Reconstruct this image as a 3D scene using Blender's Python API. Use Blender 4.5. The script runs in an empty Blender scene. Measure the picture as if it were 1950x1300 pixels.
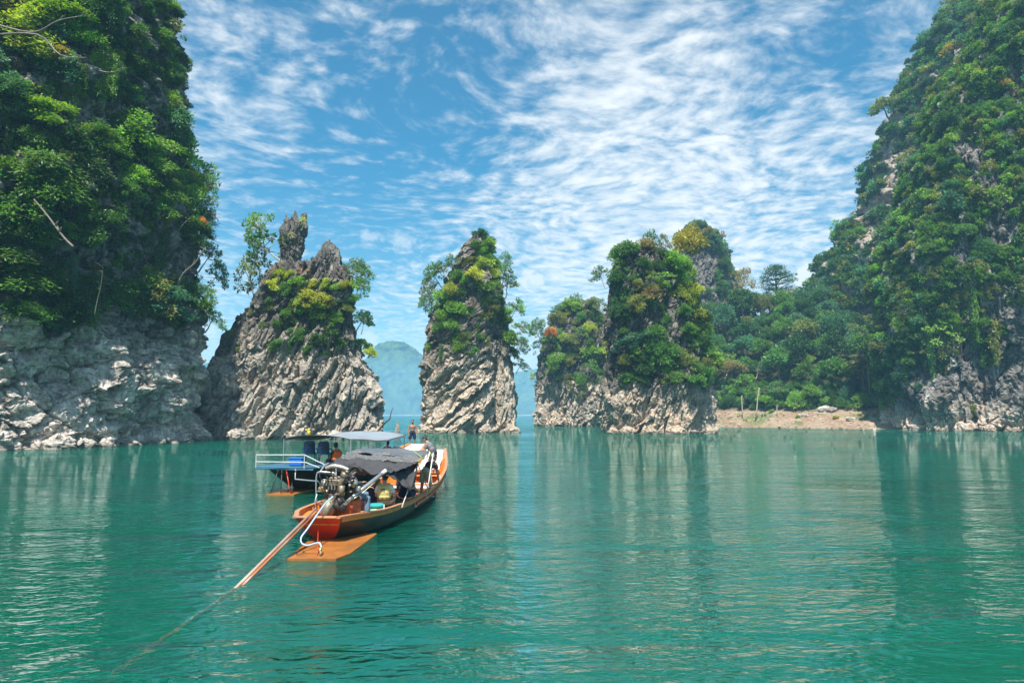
import bpy, math, random
import numpy as np
from mathutils import Vector, Matrix

# ------------------------------------------------------------------ camera, sky, sun, exposure
SC = bpy.context.scene
COL = SC.collection
random.seed(7)

FPX, CX, CY, HOR = 1300.0, 975.0, 650.0, 789.0       # focal length and centre in photo pixels, horizon row
PITCH = math.atan((HOR - CY) / FPX)
CAM_H = 3.0
cam_data = bpy.data.cameras.new('camera')
cam_data.sensor_width = 36.0
cam_data.lens = 36.0 * FPX / 1950.0
cam_data.clip_start = 0.1
cam_data.clip_end = 6000.0
cam = bpy.data.objects.new('camera', cam_data)
COL.objects.link(cam)
cam.location = (0, 0, CAM_H)
cam.rotation_euler = (math.pi / 2 + PITCH, 0, 0)
SC.camera = cam

SUN_EL = math.radians(63)
SUN_AZ = Vector((-0.17, -0.985, 0)).normalized()      # horizontal direction towards the sun
SUN_STRENGTH = 5.0
SKY_STRENGTH = 0.12

world = bpy.data.worlds.new('World')
SC.world = world
world.use_nodes = True


class NT:
    """small helper to write node trees"""
    def __init__(s, tree):
        s.t = tree
        tree.nodes.clear()

    def n(s, kind, ins=None, **props):
        nd = s.t.nodes.new(kind)
        for k, v in props.items():
            setattr(nd, k, v)
        for k, v in (ins or {}).items():
            s.set(nd, k, v)
        return nd

    def set(s, nd, k, v):
        sock = nd.inputs[k]
        if isinstance(v, bpy.types.NodeSocket):
            s.t.links.new(v, sock)
        elif v is not None:
            if isinstance(v, (tuple, list)) and sock.type == 'RGBA' and len(v) == 3:
                v = (*v, 1.0)
            sock.default_value = v

    def math(s, op, a, b=None, c=None, clamp=False):
        nd = s.n('ShaderNodeMath', operation=op, use_clamp=clamp)
        for i, v in enumerate((a, b, c)):
            if v is not None:
                s.set(nd, i, v)
        return nd.outputs[0]

    def vmath(s, op, a, b=None, scale=None):
        nd = s.n('ShaderNodeVectorMath', operation=op)
        s.set(nd, 0, a)
        if b is not None:
            s.set(nd, 1, b)
        if scale is not None:
            s.set(nd, 'Scale', scale)
        return nd.outputs['Value' if op in ('DOT_PRODUCT', 'LENGTH', 'DISTANCE') else 'Vector']

    def mix(s, fac, a, b, blend='MIX'):
        nd = s.n('ShaderNodeMix', data_type='RGBA', blend_type=blend)
        s.set(nd, 0, fac)
        s.set(nd, 6, a)
        s.set(nd, 7, b)
        return nd.outputs[2]

    def smooth(s, v, lo, hi, a=0.0, b=1.0):
        nd = s.n('ShaderNodeMapRange', interpolation_type='SMOOTHSTEP')
        for i, x in enumerate((v, lo, hi, a, b)):
            s.set(nd, i, x)
        return nd.outputs[0]

    def noise(s, vec, scale, detail=3.0, rough=0.5, dist=0.0, dim='3D'):
        nd = s.n('ShaderNodeTexNoise', noise_dimensions=dim)
        s.set(nd, 'Vector', vec)
        s.set(nd, 'Scale', scale)
        s.set(nd, 'Detail', detail)
        s.set(nd, 'Roughness', rough)
        s.set(nd, 'Distortion', dist)
        return nd.outputs[0]

    def xyz(s, v):
        nd = s.n('ShaderNodeSeparateXYZ')
        s.set(nd, 0, v)
        return nd.outputs

    def comb(s, x, y, z):
        nd = s.n('ShaderNodeCombineXYZ')
        for i, v in enumerate((x, y, z)):
            s.set(nd, i, v)
        return nd.outputs[0]


def ray(px, py):
    """unit-depth world direction through a photo pixel"""
    u, v = (px - CX) / FPX, (CY - py) / FPX
    c, s = math.cos(PITCH), math.sin(PITCH)
    return Vector((u, c - v * s, s + v * c))


def at(px, py, Y):
    d = ray(px, py)
    return Vector((0, 0, CAM_H)) + d * (Y / d.y)


def onz(px, py, z=0.0):
    d = ray(px, py)
    return Vector((0, 0, CAM_H)) + d * ((z - CAM_H) / d.z)


def proj(P):
    """world points (N,3) -> photo pixels"""
    P = np.asarray(P, dtype=np.float64)
    c, s = math.cos(PITCH), math.sin(PITCH)
    y, z = P[..., 1], P[..., 2] - CAM_H
    f, u = y * c + z * s, -y * s + z * c
    f = np.maximum(f, 0.1)
    return np.stack([CX + FPX * P[..., 0] / f, CY - FPX * u / f], -1)


def build_world():
    w = NT(world.node_tree)
    tc = w.n('ShaderNodeTexCoord').outputs['Generated']
    sky = w.n('ShaderNodeTexSky', sky_type='NISHITA', sun_disc=False,
              sun_elevation=SUN_EL, sun_rotation=math.atan2(SUN_AZ.x, SUN_AZ.y),
              altitude=50.0, air_density=1.1, dust_density=0.6, ozone_density=2.2)
    d = w.vmath('NORMALIZE', tc)
    x, y, z = w.xyz(d)
    zc = w.math('MAXIMUM', z, 0.0)
    inv = w.math('DIVIDE', 1.0, w.math('ADD', zc, 0.09))
    p = w.comb(w.math('MULTIPLY', x, inv), w.math('MULTIPLY', y, inv), 0.0)
    warp = w.n('ShaderNodeTexNoise', ins={'Vector': p, 'Scale': 1.1, 'Detail': 2.0}).outputs[1]
    p2 = w.vmath('ADD', p, w.vmath('SCALE', w.vmath('SUBTRACT', warp, (0.5, 0.5, 0.5)), scale=0.55))

    def combed(deg, k):
        ang = math.radians(deg)
        ca, sa = math.cos(ang), math.sin(ang)
        px_, py_, _ = w.xyz(p2)
        a = w.math('ADD', w.math('MULTIPLY', px_, ca), w.math('MULTIPLY', py_, sa))
        b = w.math('ADD', w.math('MULTIPLY', px_, -sa), w.math('MULTIPLY', py_, ca))
        return w.comb(w.math('MULTIPLY', a, k), b, 0.0)
    streak = combed(128, 0.45)
    ripple = combed(20, 0.85)
    big = w.noise(w.vmath('ADD', p, (13.7, 8.2, 0)), 0.55, 3.0, 0.55)
    mid = w.noise(w.vmath('ADD', streak, (1.3, 5.1, 0)), 2.4, 5.0, 0.6, 0.2)
    lump = w.noise(w.vmath('ADD', p2, (4.1, 0.7, 0)), 11.0, 4.0, 0.55, 0.1)
    fine = w.noise(w.vmath('ADD', ripple, (9.1, 2.1, 0)), 17.0, 4.0, 0.6, 0.15)
    c = w.math('ADD', w.math('MULTIPLY', w.math('SUBTRACT', big, 0.5), 0.7),
               w.math('MULTIPLY', w.math('SUBTRACT', mid, 0.5), 0.6))
    c = w.math('ADD', c, w.math('MULTIPLY', w.math('SUBTRACT', lump, 0.5), 1.6))
    c = w.math('ADD', c, w.math('MULTIPLY', w.math('SUBTRACT', fine, 0.5), 1.25))
    c = w.math('ADD', c, w.smooth(z, 0.26, 0.02, 0.0, 0.34))
    # where the cloud sheet is thick and where it opens (directions of the sky)
    for bx, by, wgt, sharp in CLOUD_BLOBS:
        cdir = ray(bx, by).normalized()
        dt = w.vmath('DOT_PRODUCT', d, tuple(cdir))
        g = w.math('POWER', 2.718, w.math('MULTIPLY', w.math('SUBTRACT', dt, 1.0), sharp))
        c = w.math('ADD', c, w.math('MULTIPLY', g, wgt))
    al = w.math('ADD', 0.05, w.math('MULTIPLY', w.smooth(c, -0.27, 0.88), 0.93))
    # heaped cumulus near the skyline
    cum = None
    for bx, by, rad, dens in CUMULUS:
        cdir = ray(bx, by).normalized()
        dd = w.vmath('SUBTRACT', d, tuple(cdir))
        dd = w.vmath('MULTIPLY', dd, (1.0, 1.0, 1.5))
        ln = w.vmath('LENGTH', dd)
        nz = w.noise(d, 26.0, 6.0, 0.6, 0.0)
        m = w.math('SUBTRACT', w.math('ADD', 1.0, w.math('MULTIPLY', w.math('SUBTRACT', nz, 0.5), 4.5)),
                   w.math('DIVIDE', ln, rad))
        m = w.math('MULTIPLY', w.smooth(m, 0.0, 0.9), dens)
        cum = m if cum is None else w.math('MAXIMUM', cum, m)
    al = w.math('MAXIMUM', al, w.math('MULTIPLY', cum, 0.92))
    al = w.math('MULTIPLY', al, w.smooth(z, -0.03, 0.03))
    hs = w.n('ShaderNodeHueSaturation', ins={'Hue': 0.482, 'Saturation': 1.58, 'Value': SKY_VALUE, 'Color': sky.outputs[0]}).outputs[0]
    cl = tuple(v / SKY_STRENGTH for v in (0.62, 0.64, 0.65))
    colr = w.mix(al, hs, cl)
    bg = w.n('ShaderNodeBackground', ins={'Color': colr, 'Strength': SKY_STRENGTH})
    out = w.n('ShaderNodeOutputWorld')
    w.t.links.new(bg.outputs[0], out.inputs['Surface'])


SKY_VALUE = 0.70
CLOUD_BLOBS = [(1380, 400, 0.34, 26), (1080, 220, 0.22, 45), (1600, 250, 0.16, 70), (430, 250, 0.30, 70), (880, 330, 0.12, 60),
               (860, 200, -0.34, 120), (620, 330, -0.16, 90), (1640, 60, -0.34, 90), (650, 560, -0.26, 50)]
CUMULUS = [(1540, 540, 0.042, 1.0), (1015, 528, 0.022, 0.9), (1590, 495, 0.034, 1.0), (1500, 575, 0.03, 1.0), (705, 447, 0.022, 0.5), (778, 463, 0.022, 0.55), (380, 620, 0.03, 0.8), (700, 640, 0.03, 0.7)]
build_world()

sun_data = bpy.data.lights.new('sun', 'SUN')
sun_data.energy = SUN_STRENGTH
sun_data.angle = math.radians(0.53)
sun_data.color = (1.0, 0.95, 0.87)
sun = bpy.data.objects.new('sun', sun_data)
COL.objects.link(sun)
sdir = Vector((SUN_AZ.x * math.cos(SUN_EL), SUN_AZ.y * math.cos(SUN_EL), math.sin(SUN_EL)))
sun.rotation_euler = sdir.to_track_quat('Z', 'Y').to_euler()
sun.location = sdir * 300

vs = SC.view_settings
SC.display_settings.display_device = 'sRGB'
vs.view_transform = 'Standard'
vs.look = 'None'
vs.gamma = 1.0
vs.use_curve_mapping = False
vs.exposure = 0.75
SC.render.engine = 'CYCLES'
cy = SC.cycles
cy.use_denoising = True
cy.max_bounces = 6
cy.diffuse_bounces = 4
cy.glossy_bounces = 3
cy.transmission_bounces = 3
cy.transparent_max_bounces = 4
cy.volume_bounces = 1
cy.caustics_reflective = False
cy.caustics_refractive = True
cy.sample_clamp_indirect = 6.0

# ------------------------------------------------------------------ helpers


def tag(o, label=None, cat=None, group=None, kind=None):
    for k, v in (('label', label), ('category', cat), ('group', group), ('kind', kind)):
        if v:
            o[k] = v
    return o


def empty(name, loc=(0, 0, 0), rot=(0, 0, 0), parent=None):
    o = bpy.data.objects.new(name, None)
    o.empty_display_size = 0.2
    o.location = loc
    o.rotation_euler = rot
    COL.objects.link(o)
    if parent:
        o.parent = parent
    return o


def link(name, me, parent=None, loc=None):
    o = bpy.data.objects.new(name, me)
    COL.objects.link(o)
    if parent:
        o.parent = parent
    if loc is not None:
        o.location = loc
    return o


def mesh_np(name, V, F, mats=None, smooth=False, fmat=None):
    """V (N,3), F (M,3|4) arrays -> mesh"""
    me = bpy.data.meshes.new(name)
    V = np.asarray(V, np.float32)
    F = np.asarray(F, np.int32)
    k = F.shape[1]
    me.vertices.add(len(V))
    me.vertices.foreach_set('co', V.ravel())
    me.loops.add(F.size)
    me.loops.foreach_set('vertex_index', F.ravel())
    me.polygons.add(len(F))
    me.polygons.foreach_set('loop_start', np.arange(0, F.size, k, dtype=np.int32))
    me.polygons.foreach_set('loop_total', np.full(len(F), k, np.int32))
    me.polygons.foreach_set('use_smooth', np.full(len(F), smooth, bool))
    if fmat is not None:
        me.polygons.foreach_set('material_index', np.asarray(fmat, np.int32))
    me.update(calc_edges=True)
    for m in (mats if isinstance(mats, (list, tuple)) else [mats] if mats else []):
        me.materials.append(m)
    return me


class Perlin:
    def __init__(s, seed):
        r = np.random.RandomState(seed)
        p = r.permutation(256).astype(np.int32)
        s.p = np.concatenate([p, p, p])
        g = r.normal(size=(256, 3)).astype(np.float32)
        s.g = g / np.linalg.norm(g, axis=1, keepdims=True)

    def __call__(s, P):
        P = np.asarray(P, np.float32)
        i = np.floor(P).astype(np.int32)
        f = P - i
        i &= 255
        u = f * f * f * (f * (f * 6 - 15) + 10)
        x, y, z = i[:, 0], i[:, 1], i[:, 2]
        fx, fy, fz = f[:, 0], f[:, 1], f[:, 2]
        p, g = s.p, s.g

        def corner(dx, dy, dz):
            h = p[p[p[x + dx] + y + dy] + z + dz]
            gg = g[h]
            return gg[:, 0] * (fx - dx) + gg[:, 1] * (fy - dy) + gg[:, 2] * (fz - dz)
        ux, uy, uz = u[:, 0], u[:, 1], u[:, 2]
        a = corner(0, 0, 0); a += ux * (corner(1, 0, 0) - a)
        b = corner(0, 1, 0); b += ux * (corner(1, 1, 0) - b)
        a += uy * (b - a)
        c = corner(0, 0, 1); c += ux * (corner(1, 0, 1) - c)
        d = corner(0, 1, 1); d += ux * (corner(1, 1, 1) - d)
        c += uy * (d - c)
        return (a + uz * (c - a)) * 1.5


PN = [Perlin(k) for k in range(4)]


def fbm(P, octv=4, seed=0, gain=0.5):
    r, a, P = 0, 1.0, np.asarray(P, np.float32)
    for k in range(octv):
        r = r + a * PN[(seed + k) % 4](P + 17.3 * k + seed * 5.1)
        a *= gain
        P = P * 2.03
    return r


def ridged(P, octv=4, seed=0, gain=0.5):
    r, a, P = 0, 1.0, np.asarray(P, np.float32)
    for k in range(octv):
        r = r + a * (1 - 2.2 * np.abs(PN[(seed + k) % 4](P + 11.7 * k + seed * 3.3)))
        a *= gain
        P = P * 2.1
    return r


def worley(P, seed=0):
    """jittered cells: random value, F1, F2 and a per-cell tilted-plane height (for broken rock faces)"""
    P = np.asarray(P, np.float32)
    base = np.floor(P).astype(np.int64)
    f1 = np.full(len(P), 9.0, np.float32)
    f2 = f1.copy()
    best = np.zeros(len(P), np.int64)
    bc = np.zeros_like(P)
    for dx in (-1, 0, 1):
        for dy in (-1, 0, 1):
            for dz in (-1, 0, 1):
                cx_, cy_, cz_ = base[:, 0] + dx, base[:, 1] + dy, base[:, 2] + dz
                h = (cx_ * 73856093 ^ cy_ * 19349663 ^ cz_ * 83492791 ^ (seed * 2654435)) & 0xFFFFFF
                h = (h * 1103515245 + 12345) & 0x7FFFFFFF
                C = np.stack([cx_ + ((h >> 3) & 1023) / 1023.0, cy_ + ((h >> 11) & 1023) / 1023.0, cz_ + ((h >> 19) & 1023) / 1023.0], -1).astype(np.float32)
                d = np.sqrt(((C - P) ** 2).sum(1))
                nearer = d < f1
                f2 = np.where(nearer, f1, np.minimum(f2, d))
                best = np.where(nearer, h, best)
                bc = np.where(nearer[:, None], C, bc)
                f1 = np.minimum(f1, d)
    val = ((best >> 5) & 255) / 255.0
    rv = np.stack([((best >> 2) & 127) / 63.5 - 1, ((best >> 9) & 127) / 63.5 - 1, ((best >> 16) & 127) / 63.5 - 1], -1)
    tilt = ((P - bc) * rv).sum(1)
    return val.astype(np.float32), f1, f2, tilt.astype(np.float32)


def grid_faces(nr, nc, wrap=False):
    i = np.arange(nr - 1)[:, None]
    j = np.arange(nc if wrap else nc - 1)[None, :]
    j2 = (j + 1) % nc
    a = i * nc + j
    b = i * nc + j2
    return np.stack([a, b, b + nc, a + nc], -1).reshape(-1, 4)


class MB:
    """collects boxes, tubes, lathes and sheets into one mesh"""
    def __init__(s):
        s.v, s.f, s.m, s.cur = [], [], [], 0

    def add(s, V, F, m=None):
        o = len(s.v)
        s.v += [tuple(map(float, q)) for q in V]
        for f in F:
            s.f.append(tuple(int(k) + o for k in f))
            s.m.append(s.cur if m is None else m)
        return s

    def box(s, c, size, rot=None, bev=0.0, taper=1.0):
        hx, hy, hz = (k / 2 for k in size)
        R = rot if isinstance(rot, Matrix) else Matrix.Identity(3) if rot is None else Matrix.Rotation(rot, 3, 'Z')
        c = Vector(c)
        if bev <= 0:
            q = [(-hx, -hy, -hz), (hx, -hy, -hz), (hx, hy, -hz), (-hx, hy, -hz)]
            V = q + [(x * taper, y * taper, hz) for x, y, _ in q]
            F = [(0, 3, 2, 1), (4, 5, 6, 7), (0, 1, 5, 4), (1, 2, 6, 5), (2, 3, 7, 6), (3, 0, 4, 7)]
        else:
            b = min(bev, hx * .9, hy * .9, hz * .9)
            V, F = [], []
            ring = lambda x, y, z: [(x - b, -y, z), (x, -y + b, z), (x, y - b, z), (x - b, y, z), (-x + b, y, z), (-x, y - b, z), (-x, -y + b, z), (-x + b, -y, z)]
            V = ring(hx - b, hy - b, -hz) + ring(hx, hy, -hz + b) + ring(hx * taper, hy * taper, hz - b) + ring((hx - b) * taper, (hy - b) * taper, hz)
            for k in range(3):
                for i in range(8):
                    j = (i + 1) % 8
                    F.append((k * 8 + i, k * 8 + j, k * 8 + 8 + j, k * 8 + 8 + i))
            F.append(tuple(range(7, -1, -1)))
            F.append(tuple(range(24, 32)))
        return s.add([c + R @ Vector(v) for v in V], F)

    def tube(s, pts, rad, n=8, caps=True):
        pts = [Vector(p) for p in pts]
        if not isinstance(rad, (list, tuple)):
            rad = [rad] * len(pts)
        V, F, prev = [], [], None
        for i, p in enumerate(pts):
            d = (pts[min(i + 1, len(pts) - 1)] - pts[max(i - 1, 0)])
            d = d.normalized() if d.length > 1e-9 else Vector((0, 0, 1))
            if prev is None:
                a = d.orthogonal().normalized()
            else:
                a = (prev - d * prev.dot(d))
                a = a.normalized() if a.length > 1e-6 else d.orthogonal().normalized()
            prev = a
            b = d.cross(a)
            for k in range(n):
                t = 2 * math.pi * k / n
                V.append(p + (a * math.cos(t) + b * math.sin(t)) * rad[i])
        for i in range(len(pts) - 1):
            for k in range(n):
                j = (k + 1) % n
                F.append((i * n + k, i * n + j, i * n + n + j, i * n + n + k))
        if caps:
            F.append(tuple(range(n - 1, -1, -1)))
            o = (len(pts) - 1) * n
            F.append(tuple(range(o, o + n)))
        return s.add(V, F)

    def ell(s, c, r, rot=None, nu=12, nv=8):
        R = rot or Matrix.Identity(3)
        c = Vector(c)
        V, F = [], []
        for i in range(nv + 1):
            ph = math.pi * i / nv
            for k in range(nu):
                t = 2 * math.pi * k / nu
                V.append(c + R @ Vector((r[0] * math.sin(ph) * math.cos(t), r[1] * math.sin(ph) * math.sin(t), r[2] * math.cos(ph))))
        for i in range(nv):
            for k in range(nu):
                j = (k + 1) % nu
                F.append((i * nu + k, (i + 1) * nu + k, (i + 1) * nu + j, i * nu + j))
        return s.add(V, F)

    def sheet(s, rows, thick=0.0):
        """rows: list of equal-length lists of points"""
        nr, nc = len(rows), len(rows[0])
        V = [Vector(p) for r in rows for p in r]
        F = [tuple(f) for f in grid_faces(nr, nc)]
        if thick:
            off = Vector((0, 0, -thick))
            n = len(V)
            V = V + [v + off for v in V]
            F2 = [tuple(k + n for k in reversed(f)) for f in F]
            rim = [k for k in range(nc)] + [r * nc + nc - 1 for r in range(1, nr)] + [(nr - 1) * nc + k for k in range(nc - 2, -1, -1)] + [r * nc for r in range(nr - 2, 0, -1)]
            side = [(rim[(i + 1) % len(rim)], rim[i], rim[i] + n, rim[(i + 1) % len(rim)] + n) for i in range(len(rim))]
            F = F + F2 + side
        return s.add(V, F)

    def mesh(s, name, mats, smooth=False):
        me = bpy.data.meshes.new(name)
        me.from_pydata(s.v, [], s.f)
        for m in (mats if isinstance(mats, (list, tuple)) else [mats]):
            me.materials.append(m)
        me.polygons.foreach_set('material_index', np.array(s.m, np.int32))
        me.polygons.foreach_set('use_smooth', np.full(len(s.f), smooth, bool))
        me.update()
        return me

    def obj(s, name, mats, parent=None, smooth=False, loc=None):
        return link(name, s.mesh(name, mats, smooth), parent, loc)


def new_mat(name):
    m = bpy.data.materials.new(name)
    m.use_nodes = True
    return m, NT(m.node_tree)


def finish(nt, shader, disp=None):
    o = nt.n('ShaderNodeOutputMaterial')
    nt.t.links.new(shader, o.inputs['Surface'])


def paint(name, col, rough=0.5, metal=0.0, spec=0.5, var=0.25, scale=9.0, bump=0.0, dirt=None, grain=None):
    """everyday surface: base colour with blotchy wear, optional dirt colour, optional wood grain direction"""
    m, t = new_mat(name)
    pos = t.n('ShaderNodeTexCoord').outputs['Object']
    v = pos
    if grain:
        v = t.vmath('MULTIPLY', pos, grain)
    n1 = t.noise(v, scale, 5.0, 0.6)
    n2 = t.noise(pos, scale * 0.23, 3.0, 0.5)
    k = t.math('ADD', 1.0 - var, t.math('MULTIPLY', n1, 2 * var))
    c = t.mix(1.0, (*col, 1), t.comb(k, k, k), 'MULTIPLY')
    if dirt:
        c = t.mix(t.smooth(n2, 0.48, 0.68, 0.0, 0.75), c, (*dirt, 1))
    b = t.n('ShaderNodeBsdfPrincipled', ins={'Base Color': c, 'Metallic': metal, 'Specular IOR Level': spec,
            'Roughness': t.math('ADD', rough - 0.1, t.math('MULTIPLY', n1, 0.2))})
    if bump:
        bp = t.n('ShaderNodeBump', ins={'Height': n1, 'Distance': bump, 'Strength': 0.6})
        t.set(b, 'Normal', bp.outputs[0])
    finish(t, b.outputs[0])
    return m

# ------------------------------------------------------------------ materials of the land


def rock_mat(name, level, pale=(0.40, 0.345, 0.275), grey=(0.245, 0.232, 0.205), dark=(0.085, 0.080, 0.070),
             ochre=(0.36, 0.20, 0.095), streak=(0.50, 0.48, 0.44), streak_amt=0.35, ochre_amt=0.6, soft=3.0):
    """weathered limestone: bleached below the old high-water line, dark lichen above, run-off streaks, rusty patches"""
    m, t = new_mat(name)
    pos = t.n('ShaderNodeNewGeometry').outputs['Position']
    x, y, z = t.xyz(pos)
    n_big = t.noise(pos, 0.16, 4.0, 0.6, 0.4)
    n_mid = t.noise(pos, 0.75, 5.0, 0.62, 0.3)
    n_fine = t.noise(pos, 2.6, 8.0, 0.72)
    zz = t.math('ADD', z, t.math('ADD', t.math('MULTIPLY', t.math('SUBTRACT', n_big, 0.5), 9.0),
                                 t.math('MULTIPLY', t.math('SUBTRACT', n_mid, 0.5), 5.0)))
    up = t.smooth(zz, level - soft, level + soft)
    low = t.mix(t.smooth(n_mid, 0.36, 0.62), (*pale, 1), (*grey, 1))
    high = t.mix(t.smooth(n_mid, 0.40, 0.66), (*dark, 1), tuple(v * 0.72 for v in grey) + (1,))
    c = t.mix(up, low, high)
    n_och = t.noise(t.vmath('ADD', pos, (31, 7, 3)), 0.42, 4.0, 0.65, 0.8)
    c = t.mix(t.math('MULTIPLY', t.smooth(n_och, 0.55, 0.72), ochre_amt), c, (*ochre, 1))
    sv = t.comb(t.math('MULTIPLY', x, 0.9), t.math('MULTIPLY', y, 0.9), t.math('MULTIPLY', z, 0.10))
    n_st = t.noise(sv, 0.75, 5.0, 0.6, 0.4)
    c = t.mix(t.math('MULTIPLY', t.smooth(n_st, 0.56, 0.70), streak_amt), c, (*streak, 1))
    n_dk = t.noise(t.vmath('ADD', sv, (5, 9, 2)), 1.1, 4.0, 0.6, 0.2)
    c = t.mix(t.math('MULTIPLY', t.smooth(n_dk, 0.56, 0.68), 0.6), c, (*dark, 1))
    band = t.math('MULTIPLY', t.smooth(t.math('ADD', z, t.math('MULTIPLY', n_mid, 1.6)), 3.4, 2.2), 0.45)
    c = t.mix(band, c, tuple(min(v * 1.12, .8) for v in pale) + (1,))
    # wet, algae-tinted foot just above the water
    wet = t.smooth(t.math('ADD', z, t.math('MULTIPLY', n_mid, 0.6)), 0.45, 0.95, 1.0, 0.0)
    c = t.mix(t.math('MULTIPLY', wet, 0.6), c, (0.10, 0.085, 0.06, 1))
    wv = t.vmath('ADD', pos, t.vmath('SCALE', t.n('ShaderNodeTexNoise', ins={'Vector': pos, 'Scale': 0.9, 'Detail': 3.0}).outputs[1], scale=1.1))
    vor = t.n('ShaderNodeTexVoronoi', ins={'Vector': t.vmath('MULTIPLY', wv, (0.8, 0.8, 1.3)), 'Scale': 0.85})
    vr = t.xyz(vor.outputs['Color'])[0]
    k = t.math('MULTIPLY', t.smooth(n_fine, 0.30, 0.68, 0.55, 1.30), t.math('ADD', 0.78, t.math('MULTIPLY', vr, 0.44)))
    c = t.mix(1.0, c, t.comb(k, k, k), 'MULTIPLY')
    bp = t.n('ShaderNodeBump', ins={'Height': n_fine, 'Distance': 0.35, 'Strength': 1.0})
    b = t.n('ShaderNodeBsdfPrincipled', ins={'Base Color': c, 'Roughness': 0.85, 'Specular IOR Level': 0.25, 'Normal': bp.outputs[0]})
    finish(t, b.outputs[0])
    return m


def water_mat():
    m, t = new_mat('lake_water')
    pos = t.n('ShaderNodeNewGeometry').outputs['Position']
    x, y, z = t.xyz(pos)
    gust = t.noise(pos, 0.055, 3.0, 0.55, 0.6)
    gust2 = t.noise(t.vmath('MULTIPLY', pos, (0.6, 1.6, 1.0)), 0.16, 2.0, 0.5, 0.8)
    gust = t.math('MULTIPLY', t.smooth(gust, 0.34, 0.62, 0.45, 1.15), t.smooth(gust2, 0.36, 0.60, 0.60, 1.15))
    rot = t.comb(t.math('ADD', t.math('MULTIPLY', x, 0.50), t.math('MULTIPLY', y, 0.16)),
                 t.math('ADD', t.math('MULTIPLY', y, 1.0), t.math('MULTIPLY', x, -0.15)), 0.0)
    swell = t.noise(rot, 0.34, 2.0, 0.5, 0.3)
    w1 = t.noise(rot, 1.5, 2.0, 0.5, 0.6)
    w2 = t.noise(rot, 3.8, 2.0, 0.5, 0.5)
    w3 = t.noise(rot, 9.5, 2.0, 0.5, 0.2)
    h = t.math('MULTIPLY', swell, 0.09)
    h = t.math('ADD', h, t.math('MULTIPLY', w1, 0.085))
    h = t.math('ADD', h, t.math('MULTIPLY', w2, 0.095))
    h = t.math('ADD', h, t.math('MULTIPLY', w3, 0.038))
    h = t.math('MULTIPLY', h, gust)
    bp = t.n('ShaderNodeBump', ins={'Height': h, 'Distance': 1.0, 'Strength': WAVE})
    nrm = bp.outputs[0]
    murk = t.noise(pos, 0.035, 3.0, 0.5, 0.5)
    body = t.n('ShaderNodeBsdfDiffuse', ins={'Color': t.mix(murk, (0.0003, 0.175, 0.108, 1), (0.0003, 0.130, 0.084, 1)), 'Normal': nrm})
    refr = t.n('ShaderNodeBsdfRefraction', ins={'Color': (0.85, 0.96, 0.92, 1), 'Roughness': 0.0, 'IOR': 1.33, 'Normal': nrm})
    inner = t.n('ShaderNodeMixShader', ins={0: 0.62, 1: body.outputs[0], 2: refr.outputs[0]})
    gl = t.n('ShaderNodeBsdfGlossy', ins={'Color': (0.74, 0.95, 1, 1), 'Roughness': 0.015, 'Normal': nrm})
    fr = t.n('ShaderNodeFresnel', ins={'IOR': 1.6, 'Normal': nrm})
    mx = t.n('ShaderNodeMixShader', ins={0: fr.outputs[0], 1: inner.outputs[0], 2: gl.outputs[0]})
    finish(t, mx.outputs[0])
    return m


WAVE = 1.0


def soil_mat():
    m, t = new_mat('bank_soil')
    pos = t.n('ShaderNodeNewGeometry').outputs['Position']
    x, y, z = t.xyz(pos)
    n1 = t.noise(pos, 0.22, 4.0, 0.6, 0.5)
    n2 = t.noise(pos, 1.3, 5.0, 0.65)
    n3 = t.noise(pos, 5.0, 4.0, 0.6)
    c = t.mix(t.smooth(n1, 0.40, 0.62), (0.34, 0.255, 0.175, 1), (0.27, 0.175, 0.115, 1))
    c = t.mix(t.smooth(n2, 0.5, 0.7), c, (0.43, 0.36, 0.27, 1))
    g = t.math('MULTIPLY', t.smooth(t.noise(pos, 0.13, 3.0, 0.5), 0.50, 0.62), t.smooth(t.math('ADD', z, n2), 0.6, 1.6))
    c = t.mix(t.math('MULTIPLY', g, 0.75), c, (0.10, 0.15, 0.035, 1))
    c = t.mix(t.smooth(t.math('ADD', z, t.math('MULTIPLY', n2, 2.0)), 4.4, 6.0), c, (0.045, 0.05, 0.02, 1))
    k = t.math('ADD', 0.7, t.math('MULTIPLY', n3, 0.6))
    c = t.mix(1.0, c, t.comb(k, k, k), 'MULTIPLY')
    bp = t.n('ShaderNodeBump', ins={'Height': t.math('ADD', n2, n3), 'Distance': 0.25, 'Strength': 0.9})
    b = t.n('ShaderNodeBsdfPrincipled', ins={'Base Color': c, 'Roughness': 0.95, 'Specular IOR Level': 0.15, 'Normal': bp.outputs[0]})
    finish(t, b.outputs[0])
    return m


def far_forest_mat():
    m, t = new_mat('distant_forest')
    pos = t.n('ShaderNodeNewGeometry').outputs['Position']
    x, y, z = t.xyz(pos)
    n2 = t.noise(pos, 0.045, 5.0, 0.7)
    c = t.mix(t.smooth(n2, 0.38, 0.62), (0.018, 0.05, 0.02, 1), (0.085, 0.14, 0.04, 1))
    sv = t.comb(t.math('MULTIPLY', x, 1.0), y, t.math('MULTIPLY', z, 0.25))
    n3 = t.noise(sv, 0.018, 5.0, 0.6, 0.3)
    bare = t.math('MULTIPLY', t.smooth(n3, 0.60, 0.68), t.smooth(z, 120.0, 45.0))
    c = t.mix(bare, c, (0.52, 0.48, 0.42, 1))
    shore = t.smooth(t.math('ADD', z, t.math('MULTIPLY', n2, 6.0)), 4.0, 6.5, 1.0, 0.0)
    c = t.mix(shore, c, (0.50, 0.42, 0.33, 1))
    b = t.n('ShaderNodeBsdfPrincipled', ins={'Base Color': c, 'Roughness': 0.95, 'Specular IOR Level': 0.1})
    finish(t, b.outputs[0])
    return m


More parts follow.
